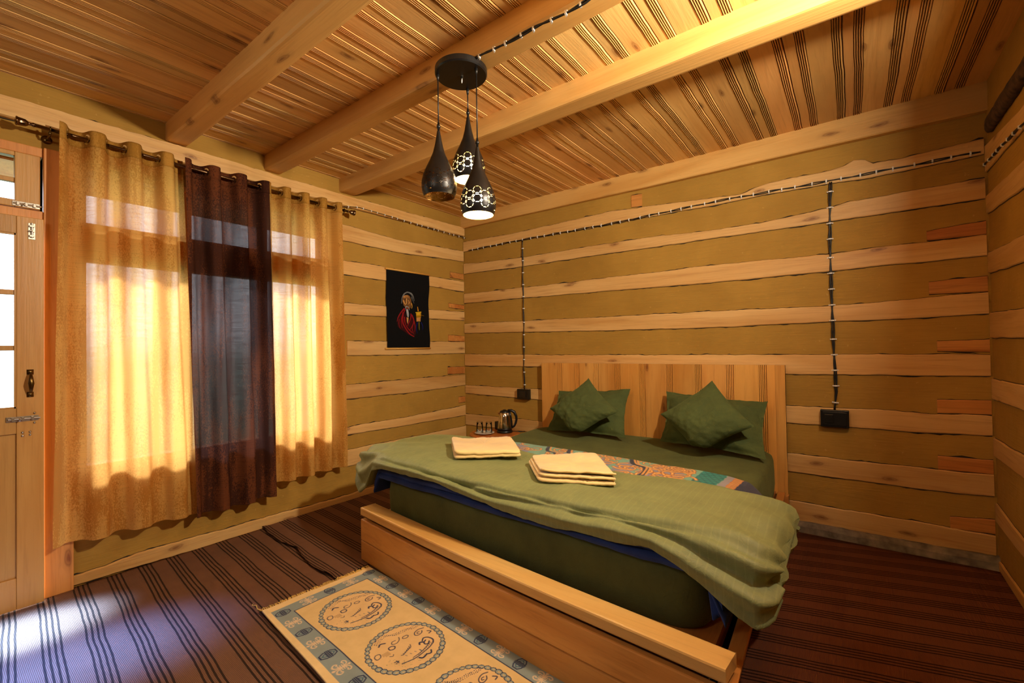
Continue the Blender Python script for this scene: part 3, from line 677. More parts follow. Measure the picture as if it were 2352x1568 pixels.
# ------------------------------------------------------------------ rug
NAVY, GREYB, CREAM, GOLD = (24, 34, 72), (138, 148, 142), (226, 178, 126), (226, 190, 126)
RO = Vector((-2.354, 1.028, 0)); RU = Vector((.997, -.078, 0)); RVd = Vector((.078, .997, 0))
rw, rl = .590, 1.50
cv = Canvas(rl, rw, .0021, (236, 200, 138))
cv.poly([(.048, .024), (rl, .024), (rl, .104), (.125, .104), (.118, .503), (rl, .503), (rl, .592), (.045, .592)], GREYB)
cv.poly([(.122, .104), (rl, .104), (rl, .503), (.116, .503)], GOLD)
for p in ([(.122, .104), (rl, .104)], [(.122, .104), (.116, .503)], [(.116, .503), (rl, .503)]): cv.stroke(p, .005, NAVY)
def badge(u, v, ang):
    def T(a, b): return (u+a*math.cos(ang)-b*math.sin(ang), v+a*math.sin(ang)+b*math.cos(ang))
    for sgn in (-1, 1):
        cv.stroke([T(-.020, sgn*.007), T(-.022, sgn*.014), T(-.011, sgn*.031), T(.011, sgn*.031), T(.022, sgn*.014), T(.020, sgn*.007)], .0055, NAVY)
        cv.stroke([T(-.010, sgn*.014), T(0, sgn*.024), T(.010, sgn*.014)], .005, (60, 92, 110))
        cv.stroke([T(-.014, sgn*.010), T(.014, sgn*.010)], .0035, NAVY)
    for b in (-.006, .0, .006): cv.stroke([T(-.026, b), T(.026, b)], .0042 if b else .005, NAVY)
def scroll(u, v, ang):
    def T(a, b): return (u+a*math.cos(ang)-b*math.sin(ang), v+a*math.sin(ang)+b*math.cos(ang))
    c = (220, 190, 152)
    for sy in (-1, 1):
        for sx in (-1, 1):
            cv.stroke(curve([T(sx*.004, sy*.006), T(sx*.010, sy*.022), T(sx*.024, sy*.026), T(sx*.034, sy*.018), T(sx*.028, sy*.010), T(sx*.022, sy*.014)], 5), .0055, c)
        cv.ell(*T(0, sy*.030), .006, .005, c, ang)
    for b in (-.012, -.004, .004, .012): cv.stroke([T(-.016, b), T(.016, b)], .0042, c)
    cv.stroke([T(0, -.026), T(0, .026)], .006, c)
for k in range(7):
    badge(.061+.230*k, .546, 0); badge(.096+.233*k, .062, 0); scroll(.180+.230*k, .546, 0); scroll(.215+.231*k, .062, 0)
badge(.078, .306, math.pi/2); scroll(.084, .189, math.pi/2); scroll(.078, .425, math.pi/2)
def medallion(cu, cw, mir=1):
    r = .158; n = 38; rng = random.Random(5)
    cv.ell(cu, cw, r*.92, r*.92, (232, 186, 128), alpha=.5)
    for k in range(n):
        a = 2*math.pi*k/n; s_ = rng.uniform(.85, 1.15)
        x, y = cu+r*math.cos(a), cw+r*math.sin(a)
        cv.ell(x, y, .0155*s_, .0125*s_, NAVY, a+math.pi/2); cv.ell(x, y, .0125*s_, .0092*s_, (150, 158, 146), a+math.pi/2); cv.ell(x+.002, y, .006*s_, .004*s_, (206, 176, 122), a+math.pi/2)
    def G(L): return [(cu+(a-.345)*mir, cw+(b-.305)) for a, b in L]
    def S(L, w=.0035, col=NAVY, w2=None): cv.stroke(curve(G(L), 6), w*1.35, col, w2)
    # curling body made of rows of scales
    for off in (-.008, 0, .008):
        L = curve(G([(.258, .430), (.262, .400), (.250, .372), (.246, .336), (.236, .310), (.215, .285), (.222, .250), (.246, .225)]), 8)
        for i in range(0, len(L), 2): cv.ell(L[i][0]+off+rng.uniform(-.002, .002), L[i][1]+off*.6, .0026, .0018, NAVY, rng.uniform(0, 3))
    for L, w in (([(.300, .432), (.291, .410), (.298, .385), (.314, .375), (.325, .385), (.322, .405), (.310, .415)], .0035), ([(.306, .405), (.304, .395), (.312, .388), (.316, .396)], .003),
                 ([(.330, .430), (.345, .440), (.350, .425)], .004), ([(.372, .372), (.360, .388), (.372, .405), (.398, .410), (.415, .398)], .005), ([(.378, .385), (.385, .372), (.398, .368), (.405, .380), (.395, .392)], .005),
                 ([(.383, .350), (.373, .358), (.383, .372)], .006), ([(.415, .400), (.428, .370), (.436, .330), (.440, .295), (.436, .262), (.428, .232)], .004), ([(.405, .385), (.420, .350), (.428, .315), (.430, .285)], .003),
                 ([(.286, .350), (.296, .352), (.302, .338), (.294, .325), (.284, .332), (.286, .350)], .003), ([(.272, .318), (.288, .310), (.300, .290), (.292, .272), (.278, .280), (.280, .296)], .003),
                 ([(.300, .262), (.312, .272), (.324, .262), (.318, .246), (.302, .248), (.300, .262)], .004), ([(.262, .256), (.252, .240), (.262, .225)], .005), ([(.300, .186), (.312, .176), (.330, .178), (.326, .196), (.306, .202), (.300, .186)], .003),
                 ([(.352, .240), (.360, .232), (.352, .222)], .0025), ([(.398, .215), (.404, .232), (.410, .215)], .003), ([(.395, .226), (.414, .226)], .003), ([(.455, .335), (.462, .310), (.450, .300)], .006), ([(.448, .362), (.462, .352), (.458, .338)], .005)):
        S(L, w)
    for k in range(6): S([(.352+.006*k, .322-.010*k), (.366+.004*k, .316-.010*k), (.372+.002*k, .308-.010*k)], .0028)
    for k in range(7): S([(.395+.004*k, .300+.010*k-.01*abs(k-3)), (.402+.004*k, .303+.010*k-.01*abs(k-3))], .002, (80, 92, 110))
    for k in range(9): S([(.405+.0035*k, .392-.010*k), (.417+.002*k, .388-.010*k)], .002)
    for k in range(60):
        a, q = rng.uniform(-.2, 1.6), rng.uniform(.085, .125); cv.ell(cu+mir*q*math.cos(-a+.3), cw-q*math.sin(a-.2), .0018, .0013, (120, 128, 96), alpha=.8)
    for k in range(26): S([(.315+.004*(k % 7), .235-.008*(k//7)), (.320+.004*(k % 7), .228-.008*(k//7))], .0013, (180, 134, 84))
medallion(.345, .305); medallion(.765, .302); medallion(1.19, .300)
def rugp(u, v):
    p = RO+RU*u+RVd*(v*(1+.03*math.sin(u*3)*(1-v))); edge = .018*u*max(0, .05-v)/.05
    p -= RVd*edge*1.5
    return (p.x, p.y, .021+.003*fn(u*3, v*3, 4)+(.002 if v < .02 else 0))
rug = empty('patterned_rug', RO, 'cream and grey-blue patterned rug with round medallions at the bed foot', 'rug')
cv.mesh('pile', rugp, M['rug'], rug, thick=.008)
m = MB(); rng = random.Random(2)
for k in range(120):
    v = rw*(k+.5)/120; L = rng.uniform(.018, .04); p = Vector(rugp(0, v)); p.z = .019; q = rng.uniform(-.016, .02)
    pts = [p+RU*.004, p-RU*L*.5+RVd*q*.4+Vector((0, 0, .003)), p-RU*L+RVd*q+Vector((0, 0, -.004))]; m.tube(pts, [.0028, .0024, .0014], 5)
p = Vector(rugp(0, .0)); m.tube([p, p-RU*.03-RVd*.01, p-RU*.07-RVd*.002, p-RU*.085-RVd*.016, p-RU*.10-RVd*.006], [.004, .003, .003, .003, .001], 5)
tag(m.build('fringe', M['fringe'], rug, smooth=True), kind='stuff')

# ------------------------------------------------------------------ bed
bed = empty('double_bed', (-1.4, 2.6, 0), 'wooden double bed with tall grooved headboard and plank base', 'bed')
FL, FR, HR, HL = Vector((-2.44, 1.65)), Vector((-.325, 1.455)), Vector((-.395, 3.66)), Vector((-2.43, 3.66))
fd = (FR-FL).normalized(); fnm = Vector((fd.y, -fd.x))*-1 if False else Vector((-fd.y, fd.x))    # points to the headboard
def plank(a, b, dep, z0, z1, mat, name='plank', bev=.006, curve_=0.0, n=24):
    mb = MB(); rows = []; d = (b-a); nn = Vector((-d.y, d.x)).normalized()
    for k in range(n+1):
        f = k/n; p = a+d*f-nn*curve_*math.sin(math.pi*f); q = p+nn*dep
        rows.append([(p.x, p.y, z0), (q.x, q.y, z0), (q.x, q.y, z1), (p.x, p.y, z1)])
    mb.grid(rows, closed_u=True); mb.add(rows[0], [(0, 1, 2, 3)]); mb.add(rows[-1], [(3, 2, 1, 0)])
    return mb.build(name, mat, bed, bevel=bev)
plank(FL+Vector((.0, 0)), FR+fd*-.02, .032, .014, .133, M['bed_x'], 'foot_plank', curve_=.022)
plank(FL+Vector((.0, 0)), FR+fd*-.02, .032, .136, .261, M['bed_x'], 'foot_plank', curve_=.022)
plank(FL+Vector((.0, -.002)), FR, .105, .284, .332, M['bed_top'], 'top_rail', .008, curve_=.02)
plank(FL+fnm*.03, FR+fnm*.03-fd*.05, .04, .262, .287, M['crack'], 'gap_shade_strip', .001)  # dark strip painting in the shade of the gap under the top rail
mb = MB(); mb.hexa([(-.385, 1.47), (-.36, 1.46), (-.455, 3.65), (-.48, 3.65)], .0, .265, top=[(-.355, 1.47), (-.30, 1.45), (-.40, 3.65), (-.45, 3.65)]); mb.build('side_rail', M['bed_y'], bed, bevel=.006)
mb = MB(); mb.hexa([(-2.43, 1.68), (-2.38, 1.68), (-2.37, 3.65), (-2.43, 3.65)], .0, .265); mb.build('side_rail', M['bed_y'], bed, bevel=.006)
mb = MB(); mb.hexa([(-2.38, 1.72), (-.40, 1.56), (-.46, 3.65), (-2.37, 3.65)], .20, .262); mb.build('slat_base', M['bed_y'], bed)
mb = MB(); mb.box((-.46, 3.655, 0), (-.385, 3.72, .24)); mb.build('post', M['bed_y'], bed, bevel=.004)
# headboard: boards with reeded edges in a frame
def headboard():
    x0, x1 = -2.43, -.39; z0, z1 = .24, 1.148; prof = []; ti = []; rng = random.Random(11)
    joints = [-2.43, -2.205, -2.02, -1.825, -1.62, -1.398, -1.172, -.948, -.722, -.505]
    def add(x, y, t): prof.append((x, y)); ti.append(t)
    yf = 3.672
    for a, b in zip(joints[:-1], joints[1:]):
        t = rng.uniform(.86, 1.06); tt = (t, t*rng.uniform(.95, 1.01), t*.96)
        rd = .048; add(a+.001, yf+.008, tt); add(a+.0025, yf, tt)
        add(b-rd, yf, tt); c = b-rd
        gg = tuple(q*.5 for q in tt); rr_ = tuple(q*1.22 for q in tt)  # shaded recesses and brighter reeds worked into the tint
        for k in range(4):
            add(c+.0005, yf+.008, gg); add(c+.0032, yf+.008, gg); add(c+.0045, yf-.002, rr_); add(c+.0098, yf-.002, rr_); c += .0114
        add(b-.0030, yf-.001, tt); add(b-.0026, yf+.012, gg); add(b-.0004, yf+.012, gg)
    for a, b, t in ((-.505, -.452, 1.18), (-.452, x1, .98)):
        tt = (t, t, t*.97); add(a+.001, yf+.008 if a < -.5 else yf+.002, tt); add(a+.002, yf, tt); add(b, yf, tt)
    m = MB(); rows = []; zs = np.linspace(z0, z1, 24)
    for z in zs: rows.append([(x+.0025*fn(z*2, x*4, 3), y, z) for x, y in prof])
    m.grid(rows)
    n0 = len(m.v)
    m.box((x0, yf+.009, z0), (x1, yf+.03, z1-.001))
    nb = len(m.v)-n0
    m.add([(x0, yf, z1), (x1, yf, z1), (x1, yf+.03, z1), (x0, yf+.03, z1), (x0, yf, z0), (x0, yf+.03, z0), (x1, yf, z0), (x1, yf+.03, z0)], [(0, 1, 2, 3), (0, 3, 5, 4), (1, 6, 7, 2)])
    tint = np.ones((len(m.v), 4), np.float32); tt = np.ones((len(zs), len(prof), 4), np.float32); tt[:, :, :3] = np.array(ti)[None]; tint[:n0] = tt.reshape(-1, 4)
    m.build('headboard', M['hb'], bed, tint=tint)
headboard()
# mattress with green sheet
def mattress():
    fl, fr_, hr, hl = Vector((-2.385, 1.755)), Vector((-.425, 1.655)), Vector((-.445, 3.655)), Vector((-2.40, 3.655))
    nu, nv = 60, 60; m = MB()
    def loop(u, v, z):
        return fl*(1-u)*(1-v)+fr_*u*(1-v)+hr*u*v+hl*(1-u)*v
    rows = []
    per = []
    for k in range(60): per.append((k/60, 0))
    for k in range(60): per.append((1, k/60))
    for k in range(60): per.append((1-k/60, 1))
    for k in range(60): per.append((0, 1-k/60))
    cen = loop(.5, .5, 0)
    def rnd(u, v, rr):   # round plan corners
        a = (u-.5)*2; b = (v-.5)*2; e = 14; s = (abs(a)**e+abs(b)**e)**(1/e); return (.5+a/s*.5, .5+b/s*.5) if s > 0 else (u, v)
    for (ins, dz) in ((.02, 0), (.0, .02), (-.006, .08), (-.004, .16), (.0, .215), (.010, .238), (.03, .248)):
        row = []
        for u, v in per:
            uu, vv = rnd(u, v, 0); p = loop(uu, vv, 0); d = (cen-p).normalized(); q = p+d*ins; top = .50+.045*v-.262
            z = .264+dz/.248*top; w = .004*fn(p.x*5, p.y*5, dz*8, 4); row.append((q.x-d.x*w, q.y-d.y*w, z))
        rows.append(row)
    for s in (.94, .8, .6, .4, .2, .02):
        row = []
        for u, v in per:
            uu, vv = rnd(u, v, 0); uu, vv = .5+(uu-.5)*s, .5+(vv-.5)*s; p = loop(uu, vv, 0); row.append((p.x, p.y, .506+.045*vv+.004*fn(p.x*3, p.y*3, 0)))
        rows.append(row)
    m.grid(rows, closed_u=True); m.add(rows[-1], [tuple(range(240))]); m.add(rows[0], [tuple(range(239, -1, -1))])
    return tag(m.build('mattress', M['green'], smooth=True), 'thick mattress in dark green fitted sheet on the wooden bed base', 'mattress')
mattress()

# blanket: folded blue layers under the duvet, printed panel showing behind it
bl = empty('blanket', (-1.4, 2.2, .55), 'blue fleece blanket with gold and teal printed panel under the green duvet', 'blanket')
def layer(z, th, yo, xl, xr, seed, name):
    m = MB(); rows = []; n = 110
    for k in range(n+1):
        x = xl+(xr-xl)*k/n; yf = 1.742-.05*(x+2.385)+yo+.008*fn(x*3, seed, 0); zz = z+.006*fn(x*2.4, seed, 5)+.002*fn(x*10, seed, 8)
        dl_ = max(0, (-2.36-x))/.05; dr = max(0, (x+.44))/.08
        drop = .10*min(1, dl_)**1.3 + .15*min(1, dr)**1.2
        t = th*(1+.25*fn(x*3, seed, 3)); sh = [( .30, 0), (.02, 0), (.006, -.0), (0, .35), (.002, .75), (.02, 1), (.30, 1)]
        rows.append([(x, yf+a, zz-drop+(b*t)) for a, b in sh])
    m.grid(rows); m.add(rows[0], [tuple(range(7))]); m.add(rows[-1], [tuple(range(6, -1, -1))])
    return m.build(name, M['blue'], bl, smooth=True)
layer(.505, .030, -.022, -2.41, -.36, 3, 'folded_layer'); layer(.537, .042, -.012, -2.41, -.37, 8, 'folded_layer')
# hanging corner at the right
m = MB(); rows = []
for j in range(9):
    t = j/8; rows.append([(-.43+.07*i/6+.010*math.sin(i*1.4)+.02*t, 1.66+.02*math.sin(i*1.7)+.02*i/6, .52-.17*t*(1-.35*(i/6)) ) for i in range(7)])
m.grid(rows); o = m.build('hanging_corner', M['blue'], bl, smooth=True); sd = o.modifiers.new('t', 'SOLIDIFY'); sd.thickness = .006
# printed panel
PX0, PX1, PY0, PY1 = -2.42, -.335, 2.36, 2.90
cv = Canvas(PX1-PX0, PY1-PY0, .0042, (132, 178, 150))
def far(x): return interp([(-2.42, 2.895), (-1.36, 2.876), (-.60, 2.82), (-.40, 2.70), (-.33, 2.60)], x)[0]
def xw(px, py): p = at(px, py, 2, .56); return p.x-PX0, p.y-PY0
def band(pa, pb, col):
    cv.poly([xw(*pa[0]), xw(*pa[1]), xw(*pb[1]), xw(*pb[0])], col)
H_ = PY1-PY0
def vx(x): return x-PX0
x_teal0, x_teal1 = xw(1592, 1085)[0], xw(1648, 1095)[0]
cv.poly([(0, 0), (.10, 0), (.10, H_), (0, H_)], (44, 54, 92))
cv.poly([(x_teal0, 0), (x_teal1, 0), (x_teal1+.03, H_), (x_teal0+.03, H_)], (30, 140, 128))
for k in range(-6, 14):
    a = x_teal0+.035*k; cv.stroke([(a, 0), (a+.30, H_)], .005, (16, 92, 92)); cv.stroke([(a+.3, 0), (a, H_)], .005, (16, 92, 92))
cv.poly([(0, 0), (x_teal0-.0, 0), (x_teal0+.03, H_), (0, H_)], (132, 182, 154)); cv.poly([(0, 0), (.07, 0), (.09, H_), (0, H_)], (44, 54, 92))
lx = x_teal1+.005
cv.poly([(lx, 0), (lx+.04, 0), (lx+.07, H_), (lx+.03, H_)], (160, 152, 158))
cv.poly([(lx+.04, 0), (lx+.09, 0), (lx+.12, H_), (lx+.07, H_)], (206, 120, 44))
for k in range(26):
    y = k*H_/26; cv.stroke([(lx+.046+.03*y/H_, y), (lx+.065+.03*y/H_, y+.006), (lx+.084+.03*y/H_, y)], .005, (250, 208, 120)); cv.stroke([(lx+.046+.03*y/H_, y+.008), (lx+.084+.03*y/H_, y+.008)], .0025, (96, 44, 20))
cv.poly([(lx+.09, 0), (9, 0), (9, H_), (lx+.12, H_)], (34, 38, 66))
rng = random.Random(21)
def curls(xa, xb, n, dark=(120, 52, 18)):
    for k in range(n):
        x, y = rng.uniform(xa, xb), rng.uniform(.0, H_); a0 = rng.uniform(0, 6.3); s_ = rng.uniform(.03, .075); pts = []
        for i in range(12): rr = s_*(1-i/14); a = a0+i*.42*rng.choice((1,)); pts.append((x+rr*math.cos(a)*1.3, y+rr*math.sin(a)))
        cv.stroke(pts, .024, dark, .010); cv.stroke(pts, .018, (226, 138, 50), .006); cv.stroke(pts, .009, (252, 200, 110), .003)
gr = [(vx(-2.33), vx(-1.90), 22), (vx(-1.72), vx(-1.25), 26), (vx(-1.22), vx(-1.08), 8), (x_teal0-.30, x_teal0-.03, 34)]
for xa, xb, n in gr:
    cv.ell((xa+xb)/2, H_*.6, (xb-xa)/2, H_*.3, (150, 146, 160)); curls(xa, xb, int(n*2.2))
for xx in (vx(-1.80), vx(-1.62), x_teal0-.36, vx(-1.14)):
    cv.stroke(curve([(xx-.05, H_), (xx, H_*.8), (xx+.09, H_*.72), (xx+.12, H_*.45), (xx+.08, .1)], 8), .030, (26, 30, 52), .012); cv.stroke(curve([(xx-.03, H_), (xx+.02, H_*.83), (xx+.10, H_*.76), (xx+.13, H_*.45)], 8), .012, (240, 170, 80))
def panelp(u, v):
    x = PX0+u; yb_ = far(x); y = PY0+(yb_-PY0)*v/H_; z = .508+.045*(y-1.7)/1.95+.014+.004*fn(x*4, y*4, 6)
    z -= .006 if v > H_-.005 else 0
    if x > -.475:
        d = x+.475; z -= d*d*5.0+(.25*d)
    if x < -2.40: z -= .01
    return (x, y, z)
cv.mesh('printed_panel', panelp, M['print'], bl, thick=.006)

# duvet
def duvet():
    #      x      yb    ztop  yf    zhem  zbot
    tab = [(-2.715, 2.08, .565, 1.86, .530, .535), (-2.69, 2.22, .605, 1.80, .500, .49), (-2.64, 2.34, .640, 1.76, .455, .44), (-2.56, 2.42, .655, 1.73, .400, .40), (-2.47, 2.45, .660, 1.71, .440, .44),
           (-2.38, 2.47, .662, 1.69, .560, .54), (-2.27, 2.50, .662, 1.675, .590, .56), (-2.0, 2.46, .655, 1.66, .594, .56), (-1.78, 2.40, .650, 1.655, .592, .56), (-1.48, 2.32, .645, 1.645, .565, .56),
           (-1.2, 2.26, .645, 1.64, .540, .55), (-1.0, 2.24, .648, 1.635, .540, .55), (-.79, 2.26, .652, 1.63, .552, .55), (-.61, 2.28, .652, 1.625, .560, .55), (-.49, 2.28, .650, 1.615, .515, .53), (-.40, 2.28, .645, 1.605, .469, .48),
           (-.32, 2.28, .635, 1.60, .432, .44), (-.26, 2.30, .618, 1.605, .405, .45), (-.225, 2.32, .595, 1.64, .42, .47), (-.21, 2.30, .56, 1.70, .47, .50)]
    sec = [(0.0, 0, 1), (0.0, .35, 1), (.01, .7, 1), (.04, .90, 1), (.12, .98, 1), (.35, 1.0, 1), (.6, 1.0, 1), (.80, .98, 1), (.90, .92, 1), (.955, .78, 1), (.985, .5, 1), (1.0, .25, 1), (1.005, .0, 0), (.985, -.03, 0), (.95, .15, 2), (.85, .0, 3), (.5, 0, 3), (.1, 0, 3)]
    n = 190; rows = []; dense = []
    for k in range(n+1):
        x = tab[0][0]+(tab[-1][0]-tab[0][0])*k/n; yb, zt, yf, zh, zb = interp(tab, x); row = []
        for (f, g, kind) in sec:
            y = yb+(yf-yb)*f
            base = .545 if f < .5 else .52
            base = min(base, zb)
            if kind == 1: lo = base if f < .6 else (base*(1-(f-.6)/.4)+zh*(f-.6)/.4); z = lo+(zt-lo)*g
            elif kind == 0: z = zh+(zt-zh)*g*.3
            elif kind == 2: z = zh+.02
            else: z = zb if f > .4 else min(zb, .56)
            row.append((y, z))
        # resample smooth closed
        P = [np.array(p) for p in row]; m_ = len(P); sm = []
        for i in range(m_):
            a, b, c, d = P[i-1], P[i], P[(i+1) % m_], P[(i+2) % m_]
            for q in range(6):
                t = q/6; sm.append(.5*((2*b)+(-a+c)*t+(2*a-5*b+4*c-d)*t*t+(-a+3*b-3*c+d)*t**3))
        rows.append([(x, float(p[0]), float(p[1])) for p in sm])
    # wrinkles pushed along local normals
    A = np.array(rows); du = np.gradient(A, axis=0); dv = np.roll(A, -1, 1)-np.roll(A, 1, 1); Nn = np.cross(du, dv); Nn /= np.linalg.norm(Nn, axis=2, keepdims=True)+1e-9
    cen = A.mean(axis=1, keepdims=True); 
    if ((A-cen)*Nn).sum() < 0: Nn = -Nn
    out = []
    for i in range(A.shape[0]):
        r_ = []
        for j in range(A.shape[1]):
            x, y, z = A[i, j]; q = j/A.shape[1]
            front = max(0, min(1, (2.15-y)/.35)); a = .010*fn(x*2.2, y*2.4, 3, 3)
            # valley above a rolled hem, and long diagonal folds running to the right front corner
            w1 = .05*fn(x*1.1, 3, 3, 3); sp = max(0, min(1, (x+2.5)/.5))
            a += -.022*sp*math.exp(-((q-.535-w1)/.022)**2) + .012*sp*math.exp(-((q-.60-w1*.6)/.03)**2)
            xx = x+1.3; a += -.020*math.exp(-((q-.50+.05*xx+.03*fn(x*2, 1, 1))/.018)**2)*math.exp(-(xx/.55)**2)
            xx = x+.72; a += -.022*math.exp(-((q-.47+.10*xx+.02*fn(x*3, 5, 1))/.016)**2)*math.exp(-(xx/.32)**2)
            s2 = q*17 - x*2.1 + .9*fn(x*1.6, y*1.6, 11, 2)
            a += .009*front*(abs(math.sin(s2))**1.5-.5)*(.35+.65*max(0, min(1, (x+2.6)/1.2)))
            if x < -2.3: a += .012*math.sin(q*60+x*8)*min(1, (-2.3-x)/.2)
            if x > -.45: a += .012*math.sin(q*70+y*3)*min(1, (x+.45)/.15)
            a += .004*fn(x*6, y*8, z*8, 4)*(.4+front)
            p = A[i, j]+Nn[i, j]*a; r_.append((float(p[0]), float(p[1]), float(max(p[2], .30))))
        out.append(r_)
    m = MB(); m.grid(out, closed_u=True); K = len(out[0]); m.add(out[0], [tuple(range(K))]); m.add(out[-1], [tuple(range(K-1, -1, -1))])
    o = m.build('duvet', M['duvet'], smooth=True)
    return tag(o, 'rumpled light green duvet folded across the foot of the bed', 'duvet')
duvet()

# ------------------------------------------------------------------ pillows
def pillow(name, cs, th, label, seed, flange=0.0, cat='pillow', group=None):
    c00, c10, c11, c01 = [Vector(c) for c in cs]; n = 44; cen = (c00+c10+c11+c01)/4
    nrm = (c10-c00).cross(c01-c00).normalized()
    if nrm.y > 0: nrm = -nrm
    A = []; B = []
    for j in range(n+1):
        ra_, rb_ = [], []
        for i in range(n+1):
            u, v = i/n, j/n; a, b = 2*u-1, 2*v-1
            # edges pull in between the corners
            pin = .075; a2 = a*(1-pin*(1-b*b)**1*abs(a)**2); b2 = b*(1-pin*(1-a*a)*abs(b)**2)
            uu, vv = (a2+1)/2, (b2+1)/2
            p = c00*(1-uu)*(1-vv)+c10*uu*(1-vv)+c11*uu*vv+c01*(1-uu)*vv
            if not flange: p = p+(cen-p)*.20*math.exp(-(uu*uu+vv*vv)/.018)
            e = max(0, 1-abs(a)/(1-flange))*1.0 if flange else 1-abs(a); e2 = max(0, 1-abs(b)/(1-flange)) if flange else 1-abs(b)
            f_ = 1-flange; aa, bb = min(1, abs(a)/f_), min(1, abs(b)/f_); h = th*.5*((1-aa**2.4)**.62)*((1-bb**2.4)**.62)
            wr = .014*fn(u*3+seed, v*3, seed, 4)*min(1, 6*min(e, e2)+.3)+.010*fn(u*8+seed, v*8, seed, 3)*(1-min(1, 3*min(e, e2)))
            ra_.append(p+nrm*(h+wr+.002)); rb_.append(p-nrm*(h*.55-wr*.5))
        A.append(ra_); B.append(rb_)
    m = MB(); m.grid([[tuple(p) for p in r_] for r_ in A]); m.grid([[tuple(p) for p in r_][::-1] for r_ in B])
    # close rim
    rim = lambda G: [G[0][i] for i in range(n)]+[G[j][n] for j in range(n)]+[G[n][n-i] for i in range(n)]+[G[n-j][0] for j in range(n)]
    ra_, rb_ = rim(A), rim(B); m.grid([[tuple(p) for p in ra_], [tuple(p) for p in rb_]], closed_u=True)
    o = m.build(name, M['pillow'], smooth=True)
    return tag(o, label, cat, group)
def V3(px, py, y): return at(px, py, 1, y)
g1, g2 = 'large pillows against the headboard', 'diamond-set cushions on the pillows'
pillow('pillow', [V3(1256,988,3.40), V3(1436,1006,3.36), V3(1448,893,3.60), V3(1284,897,3.62)], .19, 'large dark green pillow at the left, leaning on the headboard', 1.1, .07, 'pillow', g1)
pillow('pillow', [V3(1517,1014,3.37), V3(1760,1056,3.24), V3(1764,923,3.58), V3(1530,898,3.62)], .20, 'large dark green pillow at the right, leaning on the headboard', 4.2, .07, 'pillow', g1)
pillow('cushion', [V3(1320,1004,3.22), V3(1420,946,3.28), V3(1352,868,3.47), V3(1263,938,3.30)], .19, 'smaller green cushion standing on its corner before the left pillow', 7.7, 0, 'cushion', g2)
pillow('cushion', [V3(1602,1044,3.15), V3(1734,979,3.20), V3(1636,874,3.44), V3(1517,951,3.22)], .23, 'bigger green cushion standing on its corner before the right pillow', 9.5, 0, 'cushion', g2)

# ------------------------------------------------------------------ towels
def towel(name, quad, layers, label, seed, foldside):
    t = empty(name, sum([Vector(q) for q in quad], Vector())/4, label, 'towel', 'folded towels on the duvet')
    c = [Vector(q) for q in quad]; z = 0
    for L, (th, shrink, dx) in enumerate(layers):
        m = MB(); n = 40; top = []; cen = sum(c, Vector())/4
        def P(u, v, zz):
            p = c[0]*(1-u)*(1-v)+c[1]*u*(1-v)+c[2]*u*v+c[3]*(1-u)*v; p = cen+(p-cen)*shrink+Vector((dx[0], dx[1], 0))
            lump = .006*fn(u*2.0+seed, v*2.5, L*.3, 3)+.002*fn(u*7+seed, v*7, L, 3)+.0016*fn(u*60, v*60, L, 2)
            fold = .010*math.exp(-((u if foldside == 'u' else v)/.12)**2)
            return Vector((p.x, p.y, p.z+zz+lump+fold*L))
        rows = []
        prof = [(0, 0), (0, .0)] 
        per = [(k/n, 0) for k in range(n)]+[(1, k/n) for k in range(n)]+[(1-k/n, 1) for k in range(n)]+[(0, 1-k/n) for k in range(n)]
        def ins(u, v, s): return .5+(u-.5)*s, .5+(v-.5)*s
        def rc(u, v):
            a, b = (u-.5)*2, (v-.5)*2; e = 18; s = (abs(a)**e+abs(b)**e)**(1/e); return .5+a/s*.5, .5+b/s*.5
        for s, zz in ((.90, 0), (.97, .002), (1.0, th*.45), (.985, th*.85), (.95, th), (.8, th*1.02), (.6, th*1.02), (.4, th*1.02), (.2, th*1.02), (.02, th*1.02)):
            row = []
            for k, (u, v) in enumerate(per):
                uu, vv = rc(u, v); uu, vv = ins(uu, vv, s); p = P(uu, vv, z+zz)
                if s > .3 and zz >= th*.9:       # woven dobby bands
                    for bc in (.56, .60, .64, .68):
                        if abs(uu-bc) < .008: p.z -= .0015
                row.append(tuple(p))
            rows.append(row)
        m.grid(rows, closed_u=True); m.add(rows[0], [tuple(range(4*n-1, -1, -1))]); m.add(rows[-1], [tuple(range(4*n))])
        m.build('folded_layer', M['towel'], t, smooth=True); z += th*.96
    return t
def TZ(px, py, z=.655): p = at(px, py, 2, z); return p
def zq(ps): 
    return [Vector((p.x, p.y, z)) for p, z in ps]
towel('bath_towel', zq([(TZ(1043,1056), .658), (TZ(1199,1052), .660), (TZ(1175,1018), .664), (TZ(1036,1024), .664)]), [(.020, 1.0, (0, 0)), (.024, .985, (0.003, -.006))], 'cream towel folded flat in a rectangle, nearer the curtains', 2, 'u')
towel('bath_towel', zq([(TZ(1236,1104), .650), (TZ(1420,1117), .652), (TZ(1365,1056), .660), (TZ(1214,1062), .658)]), [(.017, 1.0, (.0, -.006)), (.015, .985, (.003, .0)), (.013, .965, (.008, .006))], 'cream towel folded askew on the duvet middle, its layers fanned out', 6, 'v')

